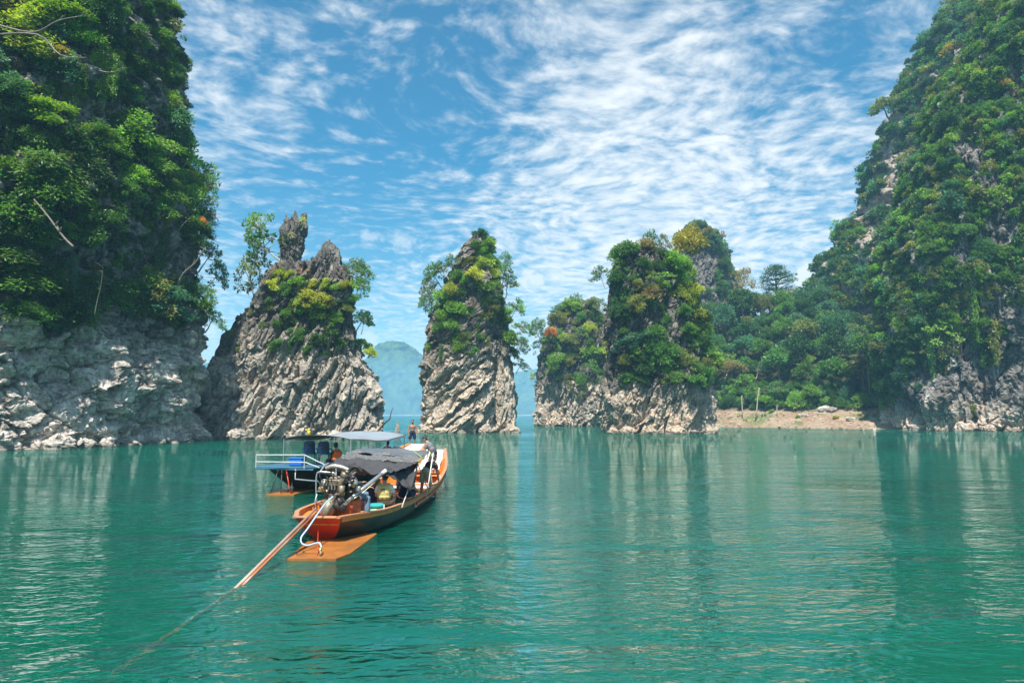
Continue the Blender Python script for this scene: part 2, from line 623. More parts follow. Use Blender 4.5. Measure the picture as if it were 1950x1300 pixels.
def leaf_mat(name, instanced, gloss=0.42):
    m, t = new_mat(name)
    if instanced:
        tint = t.n('ShaderNodeAttribute', attribute_type='INSTANCER', attribute_name='tint').outputs['Color']
    else:
        tint = t.n('ShaderNodeObjectInfo').outputs['Color']
    var = t.n('ShaderNodeAttribute', attribute_type='GEOMETRY', attribute_name='leaf_var').outputs['Color']
    c = t.mix(1.0, tint, var, 'MULTIPLY')
    p = t.n('ShaderNodeBsdfPrincipled', ins={'Base Color': c, 'Roughness': gloss, 'Specular IOR Level': 0.35})
    tc = t.mix(1.0, c, (1.5, 1.6, 0.6, 1), 'MULTIPLY')
    tr = t.n('ShaderNodeBsdfTranslucent', ins={'Color': tc})
    mx = t.n('ShaderNodeMixShader', ins={0: 0.34, 1: p.outputs[0], 2: tr.outputs[0]})
    finish(t, mx.outputs[0])
    return m


M_LEAF = leaf_mat('leaf', False)
M_LEAF_STUFF = leaf_mat('leaf_mass', True)
M_BARK = paint('bark', (0.20, 0.165, 0.125), 0.9, var=0.4, scale=6.0, bump=0.03)
M_BARK_PALE = paint('pale_bark', (0.42, 0.37, 0.30), 0.85, var=0.3, scale=6.0, bump=0.02)
M_BARK_DARK = paint('dark_bark', (0.075, 0.062, 0.05), 0.9, var=0.4, scale=6.0, bump=0.03)

# ------------------------------------------------------------------ the land and the water
tag(link('lake_bed', mesh_np('lake_bed', [(-1480, -280, -3.2), (1480, -280, -3.2), (1480, 2820, -3.2), (-1480, 2820, -3.2)], [(0, 1, 2, 3)],
         paint('silt', (0.001, 0.17, 0.108), 0.95, var=0.15, scale=0.2))), 'dim green silt floor below the lake water', kind='structure')
tag(link('water', mesh_np('water', [(-1480, -280, 0), (1480, -280, 0), (1480, 2820, 0), (-1480, 2820, 0)], [(0, 1, 2, 3)], water_mat())),
    'rippled emerald green lake water reflecting sky and cliffs', kind='structure')


def far_hills():
    prof = [(-400, 690), (100, 705), (300, 700), (420, 690), (600, 698), (660, 700), (690, 682), (703, 664), (722, 651), (745, 647), (768, 650),
            (790, 662), (806, 676), (840, 700), (900, 716), (960, 718), (985, 708), (1003, 703), (1022, 700), (1045, 694), (1100, 690), (1200, 705), (1400, 715), (1700, 700), (2300, 710)]
    Yr = 2600.0
    xs = np.linspace(-1420, 1420, 700)
    pts = [at(a, b, Yr) for a, b in prof]
    ridge = np.interp(xs, [p.x for p in pts], [p.z for p in pts])
    v = np.concatenate([np.linspace(0, 1, 120), np.linspace(1.03, 1.6, 14)])
    X, Vv = np.meshgrid(xs, v)
    R = np.broadcast_to(ridge, X.shape)
    Y = 2420 + 180 * Vv + 30 * np.sin(X * 0.0075)
    shape = np.where(Vv <= 1, Vv ** 0.62, 1 - 0.8 * (Vv - 1))
    Z = R * shape - 1.5
    P = np.stack([X, Y, Z], -1).reshape(-1, 3)
    amp = np.clip(P[:, 2] / 60, 0.0, 1)
    P[:, 1] -= amp * 40 * fbm(P / (95, 95, 150), 3, 1)
    P[:, 2] += amp * (6.5 * np.abs(fbm(P / 15.0, 3, 2)) - 2.0)
    o = link('hills', mesh_np('hills', P, grid_faces(len(v), len(xs)), far_forest_mat()))
    tag(o, 'distant forested hills fading blue beyond the gap in the pinnacles', kind='structure')


far_hills()


def smoothstep(a, b, x):
    t = np.clip((x - a) / (b - a), 0, 1)
    return t * t * (3 - 2 * t)


def rock_disp(P, dip, seed, big=1.2, slab=0.9, small=0.32, flute=0.25, fine=0.08, L=(5.0, 3.0, 1.25), billow=0.0):
    al = math.radians(dip)
    W = P + 0.30 * np.stack([fbm(P / 3.0 + 9, 2, seed), fbm(P / 3.0 + 40, 2, seed + 1), fbm(P / 3.0 + 70, 2, seed + 2)], -1)
    b = W[:, 0] * math.cos(al) + W[:, 2] * math.sin(al)
    a = -W[:, 0] * math.sin(al) + W[:, 2] * math.cos(al)
    c = W[:, 1]
    d = big * fbm(P / 10.0, 2, seed)
    if billow:
        d = d + billow * (np.abs(fbm(P / (5.5, 5.5, 3.8), 3, seed + 2)) * 2 - 0.7)
    iso = (L[0] * L[1] * L[2]) ** (1 / 3)
    for k, (f, g, amp) in enumerate(((1.0, 1.0, slab), (0.42, 0.85, small * 1.15), (0.20, 0.45, small * 0.5))):
        q = [(l ** g) * (iso ** (1 - g)) * f for l in L]
        v, f1, f2, tilt = worley(np.stack([b / q[0], c / q[1], a / q[2]], -1) + k * 7.7, seed + 5 * k)
        d = d + amp * (0.55 * (v - 0.5) + 0.95 * tilt) - (0.42, 0.55, 0.5)[k] * amp * (1 - smoothstep(0.0, (0.07, 0.11, 0.16)[k], f2 - f1))
    # open joints running with the bedding
    joint = ridged(np.stack([b / 14.0, c / 5.0, a / 2.6], -1), 2, seed + 1)
    d = d - flute * 1.6 * smoothstep(0.9, 1.35, joint)
    d = d + fine * fbm(P / 0.5, 2, seed + 3)
    return d


SURF = {}      # name -> dict(V grid, N outward, obj)


def tower(name, left, right, Y0, depth, mat, dz=0.14, ncol=380, expo=2.5, seed=0, dip=40, z_bot=-2.6, disp=None, parent=None,
          fine_to=None, tip=0.12, jag=0.0, zfloor=None, radial=True, rough=0.45):
    Yc = Y0 + depth
    Lz = sorted([(at(x, y, Yc).z, at(x, y, Yc).x) for x, y in left])
    Rz = sorted([(at(x, y, Yc).z, at(x, y, Yc).x) for x, y in right])
    ztop = max(Lz[-1][0], Rz[-1][0])
    z0 = z_bot if zfloor is None else zfloor
    if fine_to is None:
        z = np.arange(z0, ztop, dz)
    else:
        z = np.concatenate([np.arange(z0, fine_to, dz), np.arange(fine_to, ztop, dz * 2.0)])
    xl = np.interp(z, [q[0] for q in Lz], [q[1] for q in Lz])
    xr = np.interp(z, [q[0] for q in Rz], [q[1] for q in Rz])
    hw = np.maximum((xr - xl) / 2, tip)
    cx = (xl + xr) / 2
    # close the top
    rim = smoothstep(ztop, ztop - 1.2 * min(1.0, hw.max() * .3), z)
    hw = np.maximum(hw * np.sqrt(np.clip(rim, 0.02, 1)), 0.03)
    hd = depth * (hw / hw.max()) ** 0.75
    nf = int(ncol * 0.8)
    th = np.concatenate([np.linspace(-0.08 * math.pi, 1.08 * math.pi, nf, endpoint=False),
                         np.linspace(1.08 * math.pi, 1.92 * math.pi, ncol - nf, endpoint=False)])
    ct, st = np.cos(th), np.sin(th)
    ex = 2.0 / expo
    ux = np.sign(ct) * np.abs(ct) ** ex
    uy = -np.sign(st) * np.abs(st) ** ex
    X = cx[:, None] + hw[:, None] * ux
    Y = (Y0 + depth) + hd[:, None] * uy
    Z = np.broadcast_to(z[:, None], X.shape)
    nx = np.sign(ct) * np.abs(ct) ** (2 - ex) / hw[:, None]
    ny = -np.sign(st) * np.abs(st) ** (2 - ex) / hd[:, None]
    N = np.stack([nx, ny, np.zeros_like(nx)], -1)
    N /= np.linalg.norm(N, axis=-1, keepdims=True) + 1e-9
    if radial:
        X = X + cx[:, None] * (Y - Yc) / Yc
    P = np.stack([X, Y, Z], -1).reshape(-1, 3).astype(np.float32)
    Nf = N.reshape(-1, 3)
    d = rock_disp(P, dip, seed, **(disp or {}))
    amp = np.clip(np.repeat(hw, len(th)) / 2.6, 0.12, 1.0)
    P = P + Nf * (d * amp)[:, None]
    if jag:
        up = jag * ridged(P[:, [0, 1, 1]] / (1.1, 1.1, 1.1), 3, seed) * np.repeat(smoothstep(ztop - 6, ztop, z), len(th)) * np.clip(amp * 2, 0, 1)
        P[:, 2] += up
    P[:, 2] += rough * ridged(P / (1.7, 1.7, 2.6), 3, seed + 1) * np.clip(amp * 2, 0, 1) * np.repeat(smoothstep(0, 4, z), len(th))
    o = link(name, mesh_np(name, P, grid_faces(len(z), len(th), True), mat), parent)
    SURF[o.name] = dict(V=P.reshape(len(z), len(th), 3), N=Nf.reshape(len(z), len(th), 3), o=o)
    return o


def wall(name, path, profile, zs, ds_fine, fine_span, mat, seed, dip, disp=None):
    """a cliff face along a ground path (water on its outer side), leaning back by profile[(z, setback)]"""
    path = np.array(path, float)
    seg = np.linalg.norm(np.diff(path, axis=0), axis=1)
    s = np.concatenate([[0], np.cumsum(seg)])
    ss = np.concatenate([np.arange(0, fine_span[0], ds_fine * 4), np.arange(fine_span[0], fine_span[1], ds_fine), np.arange(fine_span[1], s[-1], ds_fine * 4)])
    k = np.ones(9) / 9
    px = np.interp(ss, s, path[:, 0]); py = np.interp(ss, s, path[:, 1])
    for _ in range(6):
        w = 2.0
        px2 = np.interp(np.clip(ss + w, 0, s[-1]), ss, px); px0 = np.interp(np.clip(ss - w, 0, s[-1]), ss, px)
        py2 = np.interp(np.clip(ss + w, 0, s[-1]), ss, py); py0 = np.interp(np.clip(ss - w, 0, s[-1]), ss, py)
        px, py = (px + px2 * .5 + px0 * .5) / 2, (py + py2 * .5 + py0 * .5) / 2
    tx, ty = np.gradient(px, ss), np.gradient(py, ss)
    ln = np.hypot(tx, ty)
    nx, ny = ty / ln, -tx / ln
    z = np.array(zs)
    sb = np.interp(z, [q[0] for q in profile], [q[1] for q in profile])
    X = px[None] - nx[None] * sb[:, None]
    Y = py[None] - ny[None] * sb[:, None]
    Z = np.broadcast_to(z[:, None], X.shape)
    N = np.stack([np.broadcast_to(nx, X.shape), np.broadcast_to(ny, X.shape), np.zeros_like(X)], -1)
    P = np.stack([X, Y, Z], -1).reshape(-1, 3).astype(np.float32)
    Nf = N.reshape(-1, 3)
    d = rock_disp(P, dip, seed, **(disp or {}))
    P = P + Nf * d[:, None]
    P[:, 2] += 0.15 * fbm(P / 1.2, 2, seed + 1)
    o = link(name, mesh_np(name, P, grid_faces(len(z), len(ss)), mat))
    SURF[o.name] = dict(V=P.reshape(len(z), len(ss), 3), N=Nf.reshape(len(z), len(ss), 3), o=o)
    return o


# the shaded cliff
M_ROCK_CLIFF = rock_mat('shaded_limestone', 11.0, pale=(0.70, 0.62, 0.535), grey=(0.50, 0.45, 0.395), dark=(0.075, 0.075, 0.068), ochre_amt=0.35, streak_amt=0.3)
cliff_a = wall('cliff', [(-95, 8), (-70, 34), (-52, 49), (-43.2, 57), (-40.4, 61.5), (-37.6, 67), (-36.0, 74), (-35.9, 81), (-38.5, 87), (-46, 95), (-60, 108), (-85, 125)],
               [(-3, -0.8), (0, -0.3), (2, 0.5), (5, 0.2), (9, 0.5), (14, 0.9), (20, 1.4), (35, 3.2), (50, 5.2), (56, 8), (58, 14), (60, 40)],
               np.concatenate([np.arange(-2.6, 14, 0.125), np.arange(14, 57, 0.3), np.array([57.5, 58, 58.6, 59.2, 60])]),
               0.14, (50, 128), M_ROCK_CLIFF, 1, 18, dict(big=1.9, slab=1.0, small=0.4, flute=0.22, fine=0.07, L=(4.2, 3.2, 2.4), billow=0.75))
tag(cliff_a, 'sheer grey limestone cliff in shade, hung with jungle, beside the twin-spired pinnacle', kind='structure')

# twin-spired pinnacle
M_ROCK_TWIN = rock_mat('twin_spire_limestone', 12.5, pale=(0.54, 0.47, 0.385), grey=(0.36, 0.33, 0.285), dark=(0.10, 0.092, 0.078), ochre_amt=0.65)
M_SPIRE = rock_mat('spire_limestone', 2.0, dark=(0.16, 0.15, 0.138), grey=(0.36, 0.34, 0.31), ochre_amt=0.15, streak_amt=0.2)
twin = tag(empty('rock_pinnacle', (-25.5, 91, 0)), 'grey limestone pinnacle topped by two bare spires, behind the boats', 'rock pinnacle', 'limestone pinnacles in the lake')


def under(o, root):
    o.parent = root
    o.matrix_parent_inverse = Matrix.Translation(-Vector(root.location))
    return o


body1 = tower('rock_body', [(362, 845), (370, 800), (386, 752), (410, 704), (432, 668), (452, 632), (474, 600), (490, 565), (510, 535), (530, 520), (545, 510)],
              [(733, 838), (729, 800), (722, 745), (712, 715), (690, 688), (676, 655), (674, 600), (668, 565), (660, 540), (648, 520), (640, 512)],
              83.2, 8.0, M_ROCK_TWIN, dz=0.115, ncol=460, seed=2, dip=66, disp=dict(big=1.5, slab=1.15, small=0.50, flute=0.6, fine=0.12, L=(7.5, 3.2, 2.3)), jag=0.5)
under(body1, twin)
sp = tower('rock_spire', [(536, 540), (534, 510), (534, 490), (532, 465), (534, 444), (540, 436), (550, 431)],
           [(572, 540), (570, 515), (575, 495), (578, 480), (580, 462), (583, 448), (580, 438), (572, 431)],
           89.0, 2.0, M_SPIRE, dz=0.06, ncol=150, seed=3, dip=8, z_bot=0, zfloor=19.0, disp=dict(big=0.5, slab=0.55, small=0.3, flute=0.22, fine=0.08, L=(2.0, 2.0, 1.0)), jag=0.9, tip=0.15)
under(sp, twin)
sp = tower('rock_spire', [(572, 560), (574, 530), (583, 515), (600, 503), (610, 492), (614, 478), (620, 470), (624, 462)],
           [(668, 560), (660, 540), (652, 515), (649, 500), (643, 492), (636, 482), (632, 470), (630, 460)],
           88.4, 2.2, M_SPIRE, dz=0.06, ncol=170, seed=6, dip=75, z_bot=0, zfloor=17.0, disp=dict(big=0.5, slab=0.6, small=0.3, flute=0.3, fine=0.1, L=(2.2, 1.6, 0.8)), jag=1.3, tip=0.12)
under(sp, twin)

for lft, rgt, y0, sd in (([(553, 440), (557, 424), (558, 412), (561, 403)], [(571, 440), (569, 424), (566, 412), (563, 402)], 90.0, 13),
                         ([(568, 440), (572, 425), (573, 410)], [(587, 440), (585, 425), (584, 408)], 90.2, 14),
                         ([(618, 490), (621, 476), (624, 464)], [(638, 490), (634, 476), (632, 463)], 89.4, 15),
                         ([(580, 522), (586, 508), (589, 500)], [(600, 522), (596, 508), (592, 499)], 88.6, 16)):
    hz = at(lft[0][0], lft[0][1], y0 + .7).z
    under(tower('rock_horn', lft, rgt, y0, .6, M_SPIRE, dz=0.05, ncol=90, seed=sd, dip=80, z_bot=0, zfloor=hz,
                disp=dict(big=0.25, slab=0.3, small=0.2, flute=0.15, fine=0.06, L=(1.2, .8, .6)), jag=0.3, tip=.06), twin)

# slender pinnacle
M_ROCK_LONE = rock_mat('lone_pinnacle_limestone', 12.5, pale=(0.64, 0.525, 0.40), grey=(0.44, 0.38, 0.31), dark=(0.10, 0.095, 0.082), ochre_amt=0.55, soft=3.5)
lone = tag(empty('rock_pinnacle', (-7.0, 121, 0)), 'slender lone limestone pinnacle rising from mid lake, trees on its upper half', 'rock pinnacle', 'limestone pinnacles in the lake')
body2 = tower('rock_body', [(799, 830), (802, 790), (808, 745), (813, 700), (817, 660), (825, 610), (838, 565), (856, 525), (874, 495), (892, 472), (905, 456), (912, 446)],
              [(948, 830), (945, 770), (944, 700), (946, 640), (948, 590), (945, 545), (938, 510), (930, 485), (922, 465), (917, 446)],
              112.6, 8.5, M_ROCK_LONE, dz=0.13, ncol=400, seed=4, dip=36, disp=dict(big=1.3, slab=1.05, small=0.36, flute=0.55, fine=0.10, L=(13.0, 4.0, 2.0)), jag=0.7)
under(body2, lone)
slab2 = tower('rock_buttress', [(935, 830), (935, 760), (934, 690), (935, 640), (938, 600)], [(984, 828), (980, 780), (975, 720), (971, 670), (966, 630), (960, 600)],
              116.2, 6.0, M_ROCK_LONE, dz=0.15, ncol=200, seed=8, dip=82, disp=dict(big=0.9, slab=0.9, small=0.4, flute=0.4, fine=0.1, L=(6.0, 2.5, 1.4)))
under(slab2, lone)
jut = tower('rock_ledge', [(801, 712), (803, 700), (812, 676), (822, 664)], [(832, 722), (836, 700), (838, 680), (836, 664)],
            117.5, 1.4, M_SPIRE, dz=0.08, ncol=90, seed=5, dip=60, z_bot=0, zfloor=9.7, disp=dict(big=0.2, slab=0.25, small=0.15, flute=0.1, fine=0.05))
under(jut, lone)

# broad bushy pinnacle
M_ROCK_BROAD = rock_mat('broad_pinnacle_limestone', 8.0, pale=(0.60, 0.475, 0.35), grey=(0.38, 0.335, 0.28), dark=(0.085, 0.08, 0.07), ochre_amt=0.5, soft=2.2)
broad = tag(empty('rock_pinnacle', (24.0, 119, 0)), 'broad limestone pinnacle smothered in bushes with a bare blocky foot', 'rock pinnacle', 'limestone pinnacles in the lake')
body3 = tower('rock_body', [(1159, 832), (1157, 790), (1152, 750), (1153, 700), (1158, 640), (1162, 580), (1168, 530), (1180, 498), (1198, 482), (1215, 474)],
              [(1361, 832), (1357, 790), (1352, 740), (1345, 690), (1337, 630), (1326, 580), (1312, 535), (1296, 508), (1272, 486), (1250, 474)],
              109.5, 9.0, M_ROCK_BROAD, dz=0.14, ncol=400, seed=7, dip=62, disp=dict(big=1.3, slab=1.0, small=0.42, flute=0.5, fine=0.1, L=(6.5, 2.6, 1.9)))
under(body3, broad)

# lower stack behind it
stack = tag(empty('rock_pinnacle', (17.0, 185, 0)), 'lower rounded limestone stack covered in bushes, just behind the broad pinnacle', 'rock pinnacle', 'limestone pinnacles in the lake')
M_ROCK_STACK = rock_mat('stack_limestone', 11.0, pale=(0.60, 0.475, 0.35), grey=(0.38, 0.335, 0.28), dark=(0.085, 0.08, 0.07), ochre_amt=0.5, soft=2.5)
body4 = tower('rock_body', [(1021, 815), (1024, 770), (1026, 720), (1032, 680), (1043, 640), (1056, 605), (1070, 585), (1084, 574)],
              [(1195, 815), (1195, 720), (1182, 660), (1160, 615), (1135, 592), (1110, 576)],
              177.0, 12.0, M_ROCK_STACK, dz=0.22, ncol=260, seed=9, dip=80, disp=dict(big=1.4, slab=1.1, small=0.6, flute=0.4, fine=0.1, L=(5, 3.0, 2.2)))
under(body4, stack)

# the sunlit cliff beyond the bank, its high ridge, and the domed hill
M_ROCK_SUNLIT = rock_mat('sunlit_cliff_limestone', 4.0, pale=(0.62, 0.48, 0.365), grey=(0.43, 0.39, 0.34), dark=(0.115, 0.11, 0.105), streak=(0.66, 0.64, 0.60), streak_amt=0.75, ochre_amt=0.4, soft=2.5)
cliff_b = tower('cliff', [(1708, 830), (1706, 790), (1700, 740), (1697, 700), (1694, 640), (1692, 560), (1700, 490), (1732, 405), (1768, 305), (1800, 215), (1838, 130), (1885, 45), (1930, -40), (1990, -110)],
                [(2560, 830), (2560, 0), (2500, -110)], 117.0, 23.0, M_ROCK_SUNLIT, dz=0.2, ncol=460, expo=2.3, radial=False, seed=10, dip=84, fine_to=34,
                disp=dict(big=2.2, slab=1.3, small=0.6, flute=0.6, fine=0.1, L=(8.0, 3.2, 2.4)))
tag(cliff_b, 'tall jungle-covered cliff with pale streaked rock at its foot, beyond the muddy bank', kind='structure')
M_ROCK_RIDGE = rock_mat('ridge_limestone', 300.0, pale=(0.42, 0.33, 0.26), grey=(0.34, 0.29, 0.24), dark=(0.17, 0.15, 0.13), streak=(0.55, 0.5, 0.44), streak_amt=0.5, ochre_amt=0.5)
ridge = tower('mountain', [(1558, 620), (1562, 560), (1578, 520), (1595, 482), (1621, 442), (1651, 408), (1664, 380), (1675, 335), (1690, 288), (1704, 240), (1723, 192), (1742, 145), (1764, 102), (1798, 45), (1836, 5), (1888, -40), (1948, -70)],
              [(2500, 620), (2400, 0), (2200, -70)], 176.0, 40.0, M_ROCK_RIDGE, dz=0.7, ncol=300, expo=2.3, radial=False, seed=11, dip=85,
              disp=dict(big=4.0, slab=2.2, small=1.0, flute=0.9, fine=0.1, L=(14.0, 6.0, 6.0)))
tag(ridge, 'high forested ridge rising behind the jungle-covered cliff to the top of the sky', kind='structure')
M_ROCK_KNOB = rock_mat('domed_hill_limestone', 20.0, pale=(0.42, 0.36, 0.29), grey=(0.28, 0.26, 0.23), dark=(0.13, 0.12, 0.11))
knob = tower('hill', [(1262, 600), (1276, 540), (1284, 500), (1290, 465), (1302, 445), (1316, 434)],
             [(1425, 600), (1408, 560), (1394, 520), (1386, 492), (1374, 466), (1352, 444), (1336, 434)], 238.0, 16.0, M_ROCK_KNOB, dz=0.5, ncol=180, seed=12, dip=80,
             disp=dict(big=1.5, slab=1.2, small=0.5, flute=0.5, fine=0.1))
tag(knob, 'domed limestone hill with a dark bare face behind the broad pinnacle', kind='structure')


def valley():
    xs = np.arange(18, 150, 0.55)
    ds = np.concatenate([np.arange(-8, 22, 0.4), np.arange(22, 140, 1.6)])
    X, D = np.meshgrid(xs, ds)
    shore = np.interp(X, [18, 40, 48, 53, 60, 66, 72, 78, 84, 92, 150], [186, 174, 168, 165, 158.5, 152, 146.5, 141.5, 138, 137, 137])
    P = np.stack([X, shore + D, np.zeros_like(X)], -1).reshape(-1, 3).astype(np.float32)
    d = D.ravel() + 1.8 * fbm(P / 6.0, 3, 1)
    h = np.where(d < 0, 0.22 * d, np.where(d < 13, 0.27 * d + 0.10 * np.minimum(d, 1.5), 3.66 + (d - 13) * 0.50))
    h = np.where(h > 32, 32 + (h - 32) * 0.06, h)
    far = smoothstep(16, 30, d)
    h = h + 0.28 * ridged(P / 2.2, 3, 2) * smoothstep(-1, 3, d) + far * 2.0 * fbm(P / 14.0, 2, 3)
    P[:, 2] = h
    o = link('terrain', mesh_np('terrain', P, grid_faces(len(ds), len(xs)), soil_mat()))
    tag(o, 'bare orange-tan mud bank sloping up from the water to the forest floor', kind='structure')
    return o


valley_o = valley()

# ------------------------------------------------------------------ plants: shapes
RNG = np.random.RandomState(11)


def unit(v):
    return v / (np.linalg.norm(v, axis=-1, keepdims=True) + 1e-9)


def leaf_quads(base, axis, size, rng, width=0.5, flat=0.6):
    """diamond leaves with a fold: base point, direction, length"""
    n = len(base)
    up = unit(rng.normal(size=(n, 3)) + np.array([0, 0, flat * 3.0]))
    side = unit(np.cross(axis, up))
    nrm = np.cross(side, axis)
    s = size[:, None]
    mid = base + axis * s * 0.5 - nrm * s * 0.10
    V = np.stack([base, mid + side * s * width * 0.5, base + axis * s, mid - side * s * width * 0.5], 1)
    return V.reshape(-1, 3)


def foliage_mesh(name, base, axis, size, rng, mat, width=0.5, flat=0.6, clump=None):
    V = leaf_quads(base, axis, size, rng, width, flat)
    n = len(base)
    F = np.arange(n * 4).reshape(n, 4)
    me = mesh_np(name, V, F, mat)
    a = me.attributes.new('leaf_var', 'FLOAT_COLOR', 'POINT')
    g = rng.uniform(0.65, 1.35, n)
    if clump is not None:
        g = g * clump
    w = rng.uniform(-1, 1, n)
    col = np.stack([g * (1 + 0.22 * w), g * (1 + 0.05 * w), g * (1 - 0.15 * w), np.ones(n)], -1)
    a.data.foreach_set('color', np.repeat(col, 4, axis=0).astype(np.float32).ravel())
    return me


def lobes_to_leaves(P, R, m, rng, L, squash=0.75, droop=0.25, outw=None):
    """clumps at P with radius R -> leaf bases and axes"""
    K = len(P)
    off = unit(rng.normal(size=(K, m, 3))) * (rng.uniform(0.25, 1.0, (K, m, 1)) ** 0.5) * R[:, None, None]
    off[..., 2] *= squash
    base = (P[:, None] + off).reshape(-1, 3)
    ax = off * 2.2 / R[:, None, None] + rng.normal(size=off.shape) * 0.55
    ax[..., 2] -= droop
    if outw is not None:
        ax = ax + outw[:, None] * 0.7
    ax = unit(ax).reshape(-1, 3)
    size = L * rng.uniform(0.65, 1.35, len(base))
    cl = np.repeat(rng.uniform(0.72, 1.28, K), m)
    return base, ax, size, cl


def bush(seed, K=30, m=58, L=0.165, mat=None, flatten=0.62):
    r = np.random.RandomState(seed)
    d = unit(r.normal(size=(K * 3, 3)))
    d = d[d[:, 2] > -0.3][:K]
    rad = r.uniform(0.55, 1.0, len(d))
    P = d * rad[:, None] * np.array([0.82, 0.82, flatten]) + np.array([0, 0, 0.5])
    b, a, s, c = lobes_to_leaves(P, r.uniform(0.16, 0.30, len(d)), m, r, L, outw=d)
    cm = foliage_mesh('crown', b, a, s, r, mat or M_LEAF, clump=c)
    mb = MB()
    for q in P[::3]:
        mid = q * 0.5 + r.normal(size=3) * 0.06
        mb.tube([(0, 0, -0.15), mid, q], [0.035, 0.022, 0.008], 5)
    return cm, mb.mesh('trunk', M_BARK)


def tree(seed, K=13, m=120, L=0.17, spread=0.72, zlo=1.15, zhi=2.0, lobe=(0.24, 0.40), mat=None, bark=None, lean=0.12, rad=0.06, squash=0.6, fl=0.5):
    r = np.random.RandomState(seed)
    ang = np.arange(K) * 2.4 + r.uniform(0, .6, K)
    rr = spread * np.sqrt((np.arange(K) + 0.5) / K) * r.uniform(.8, 1.15, K)
    P = np.stack([rr * np.cos(ang), rr * np.sin(ang), zhi - (zhi - zlo) * (rr / spread) ** 1.6 * r.uniform(.5, 1.1, K) - r.uniform(0, .25, K)], -1)
    lx, ly = r.normal(size=2) * lean
    P += np.array([lx, ly, 0])
    b, a, s, c = lobes_to_leaves(P, r.uniform(*lobe, K), m, r, L, squash=squash)
    cm = foliage_mesh('crown', b, a, s, r, mat or M_LEAF, clump=c, flat=fl)
    fork = zlo * 0.72
    mb = MB()
    tp = [(0, 0, -0.2), (lx * .2 + r.normal() * .03, ly * .2 + r.normal() * .03, fork * .5), (lx * .55, ly * .55, fork), (lx * .9, ly * .9, (fork + zhi) / 2), (lx, ly, zhi * .92)]
    mb.tube(tp, [rad * 1.25, rad * .95, rad * .75, rad * .45, rad * .15], 7)
    for i, q in enumerate(P):
        t = r.uniform(0.35, 1.0)
        st = Vector(tp[2]).lerp(Vector(tp[3]), t)
        q = Vector(q)
        mid = st.lerp(q, .5) + Vector((0, 0, r.uniform(-.05, .1))) + Vector(r.normal(size=3)) * .05
        mb.tube([st, mid, q], [rad * .42, rad * .28, rad * .08], 5)
        for _ in range(2):
            e = q + Vector(r.normal(size=3)) * .2
            mb.tube([mid.lerp(q, .6), e], [rad * .14, rad * .05], 4, caps=False)
    return cm, mb.mesh('trunk', bark or M_BARK)


def spray(seed, K=15, m=34, L=0.15, mat=None):
    """arching boughs with flat, layered, drooping leaves (hangs off a cliff face along +y)"""
    r = np.random.RandomState(seed)
    B, A, S, C = [], [], [], []
    mb = MB()
    for k in range(K):
        yaw = r.uniform(-1.25, 1.25)
        ln = r.uniform(0.7, 1.35)
        d = np.array([math.sin(yaw), math.cos(yaw) * .9, 0])
        z0 = r.uniform(-0.35, 0.75)
        t = np.linspace(0, 1, 9)
        pts = d * (t * ln)[:, None] + np.array([0, 0, 1]) * (z0 * np.minimum(t * 2, 1) + 0.35 * t - 0.75 * t ** 2.2)[:, None]
        mb.tube([tuple(p) for p in pts[::2]], [0.028, .022, .016, .01, .004], 4, caps=False)
        for p, tt in zip(pts[2:], t[2:]):
            nn = int(m * (0.5 + tt))
            off = r.normal(size=(nn, 3)) * np.array([.15, .15, .055])
            side = np.cross(d, [0, 0, 1]) * r.choice([-1, 1], (nn, 1))
            B.append(p + off)
            A.append(unit(d * .6 + side * .6 + np.array([0, 0, -.28]) + r.normal(size=(nn, 3)) * .28))
            S.append(L * r.uniform(.6, 1.3, nn))
            C.append(np.full(nn, 0.75 + .5 * r.rand()))
    cm = foliage_mesh('crown', np.concatenate(B), np.concatenate(A), np.concatenate(S), r, mat or M_LEAF, flat=1.2, clump=np.concatenate(C), width=.42)
    return cm, mb.mesh('trunk', M_BARK)


def vine(seed, K=16, L=0.14, mat=None):
    """a curtain of creepers hanging 2 units down"""
    r = np.random.RandomState(seed)
    B, A, S = [], [], []
    mb = MB()
    for k in range(K):
        x, ln = r.uniform(-.55, .55), r.uniform(.9, 2.1)
        t = np.linspace(0, 1, 14)
        w = np.cumsum(r.normal(size=14)) * .035
        pts = np.stack([x + w, .12 + .12 * np.sin(t * 4 + k), .15 - t * ln], -1)
        mb.tube([tuple(p) for p in pts[::3]], .012, 4, caps=False)
        for p in pts:
            nn = 13
            B.append(p + r.normal(size=(nn, 3)) * np.array([.085, .08, .07]))
            A.append(unit(r.normal(size=(nn, 3)) * .7 + np.array([0, .45, -.6])))
            S.append(L * r.uniform(.6, 1.25, nn))
    cm = foliage_mesh('crown', np.concatenate(B), np.concatenate(A), np.concatenate(S), r, mat or M_LEAF, flat=.3)
    return cm, mb.mesh('trunk', M_BARK)


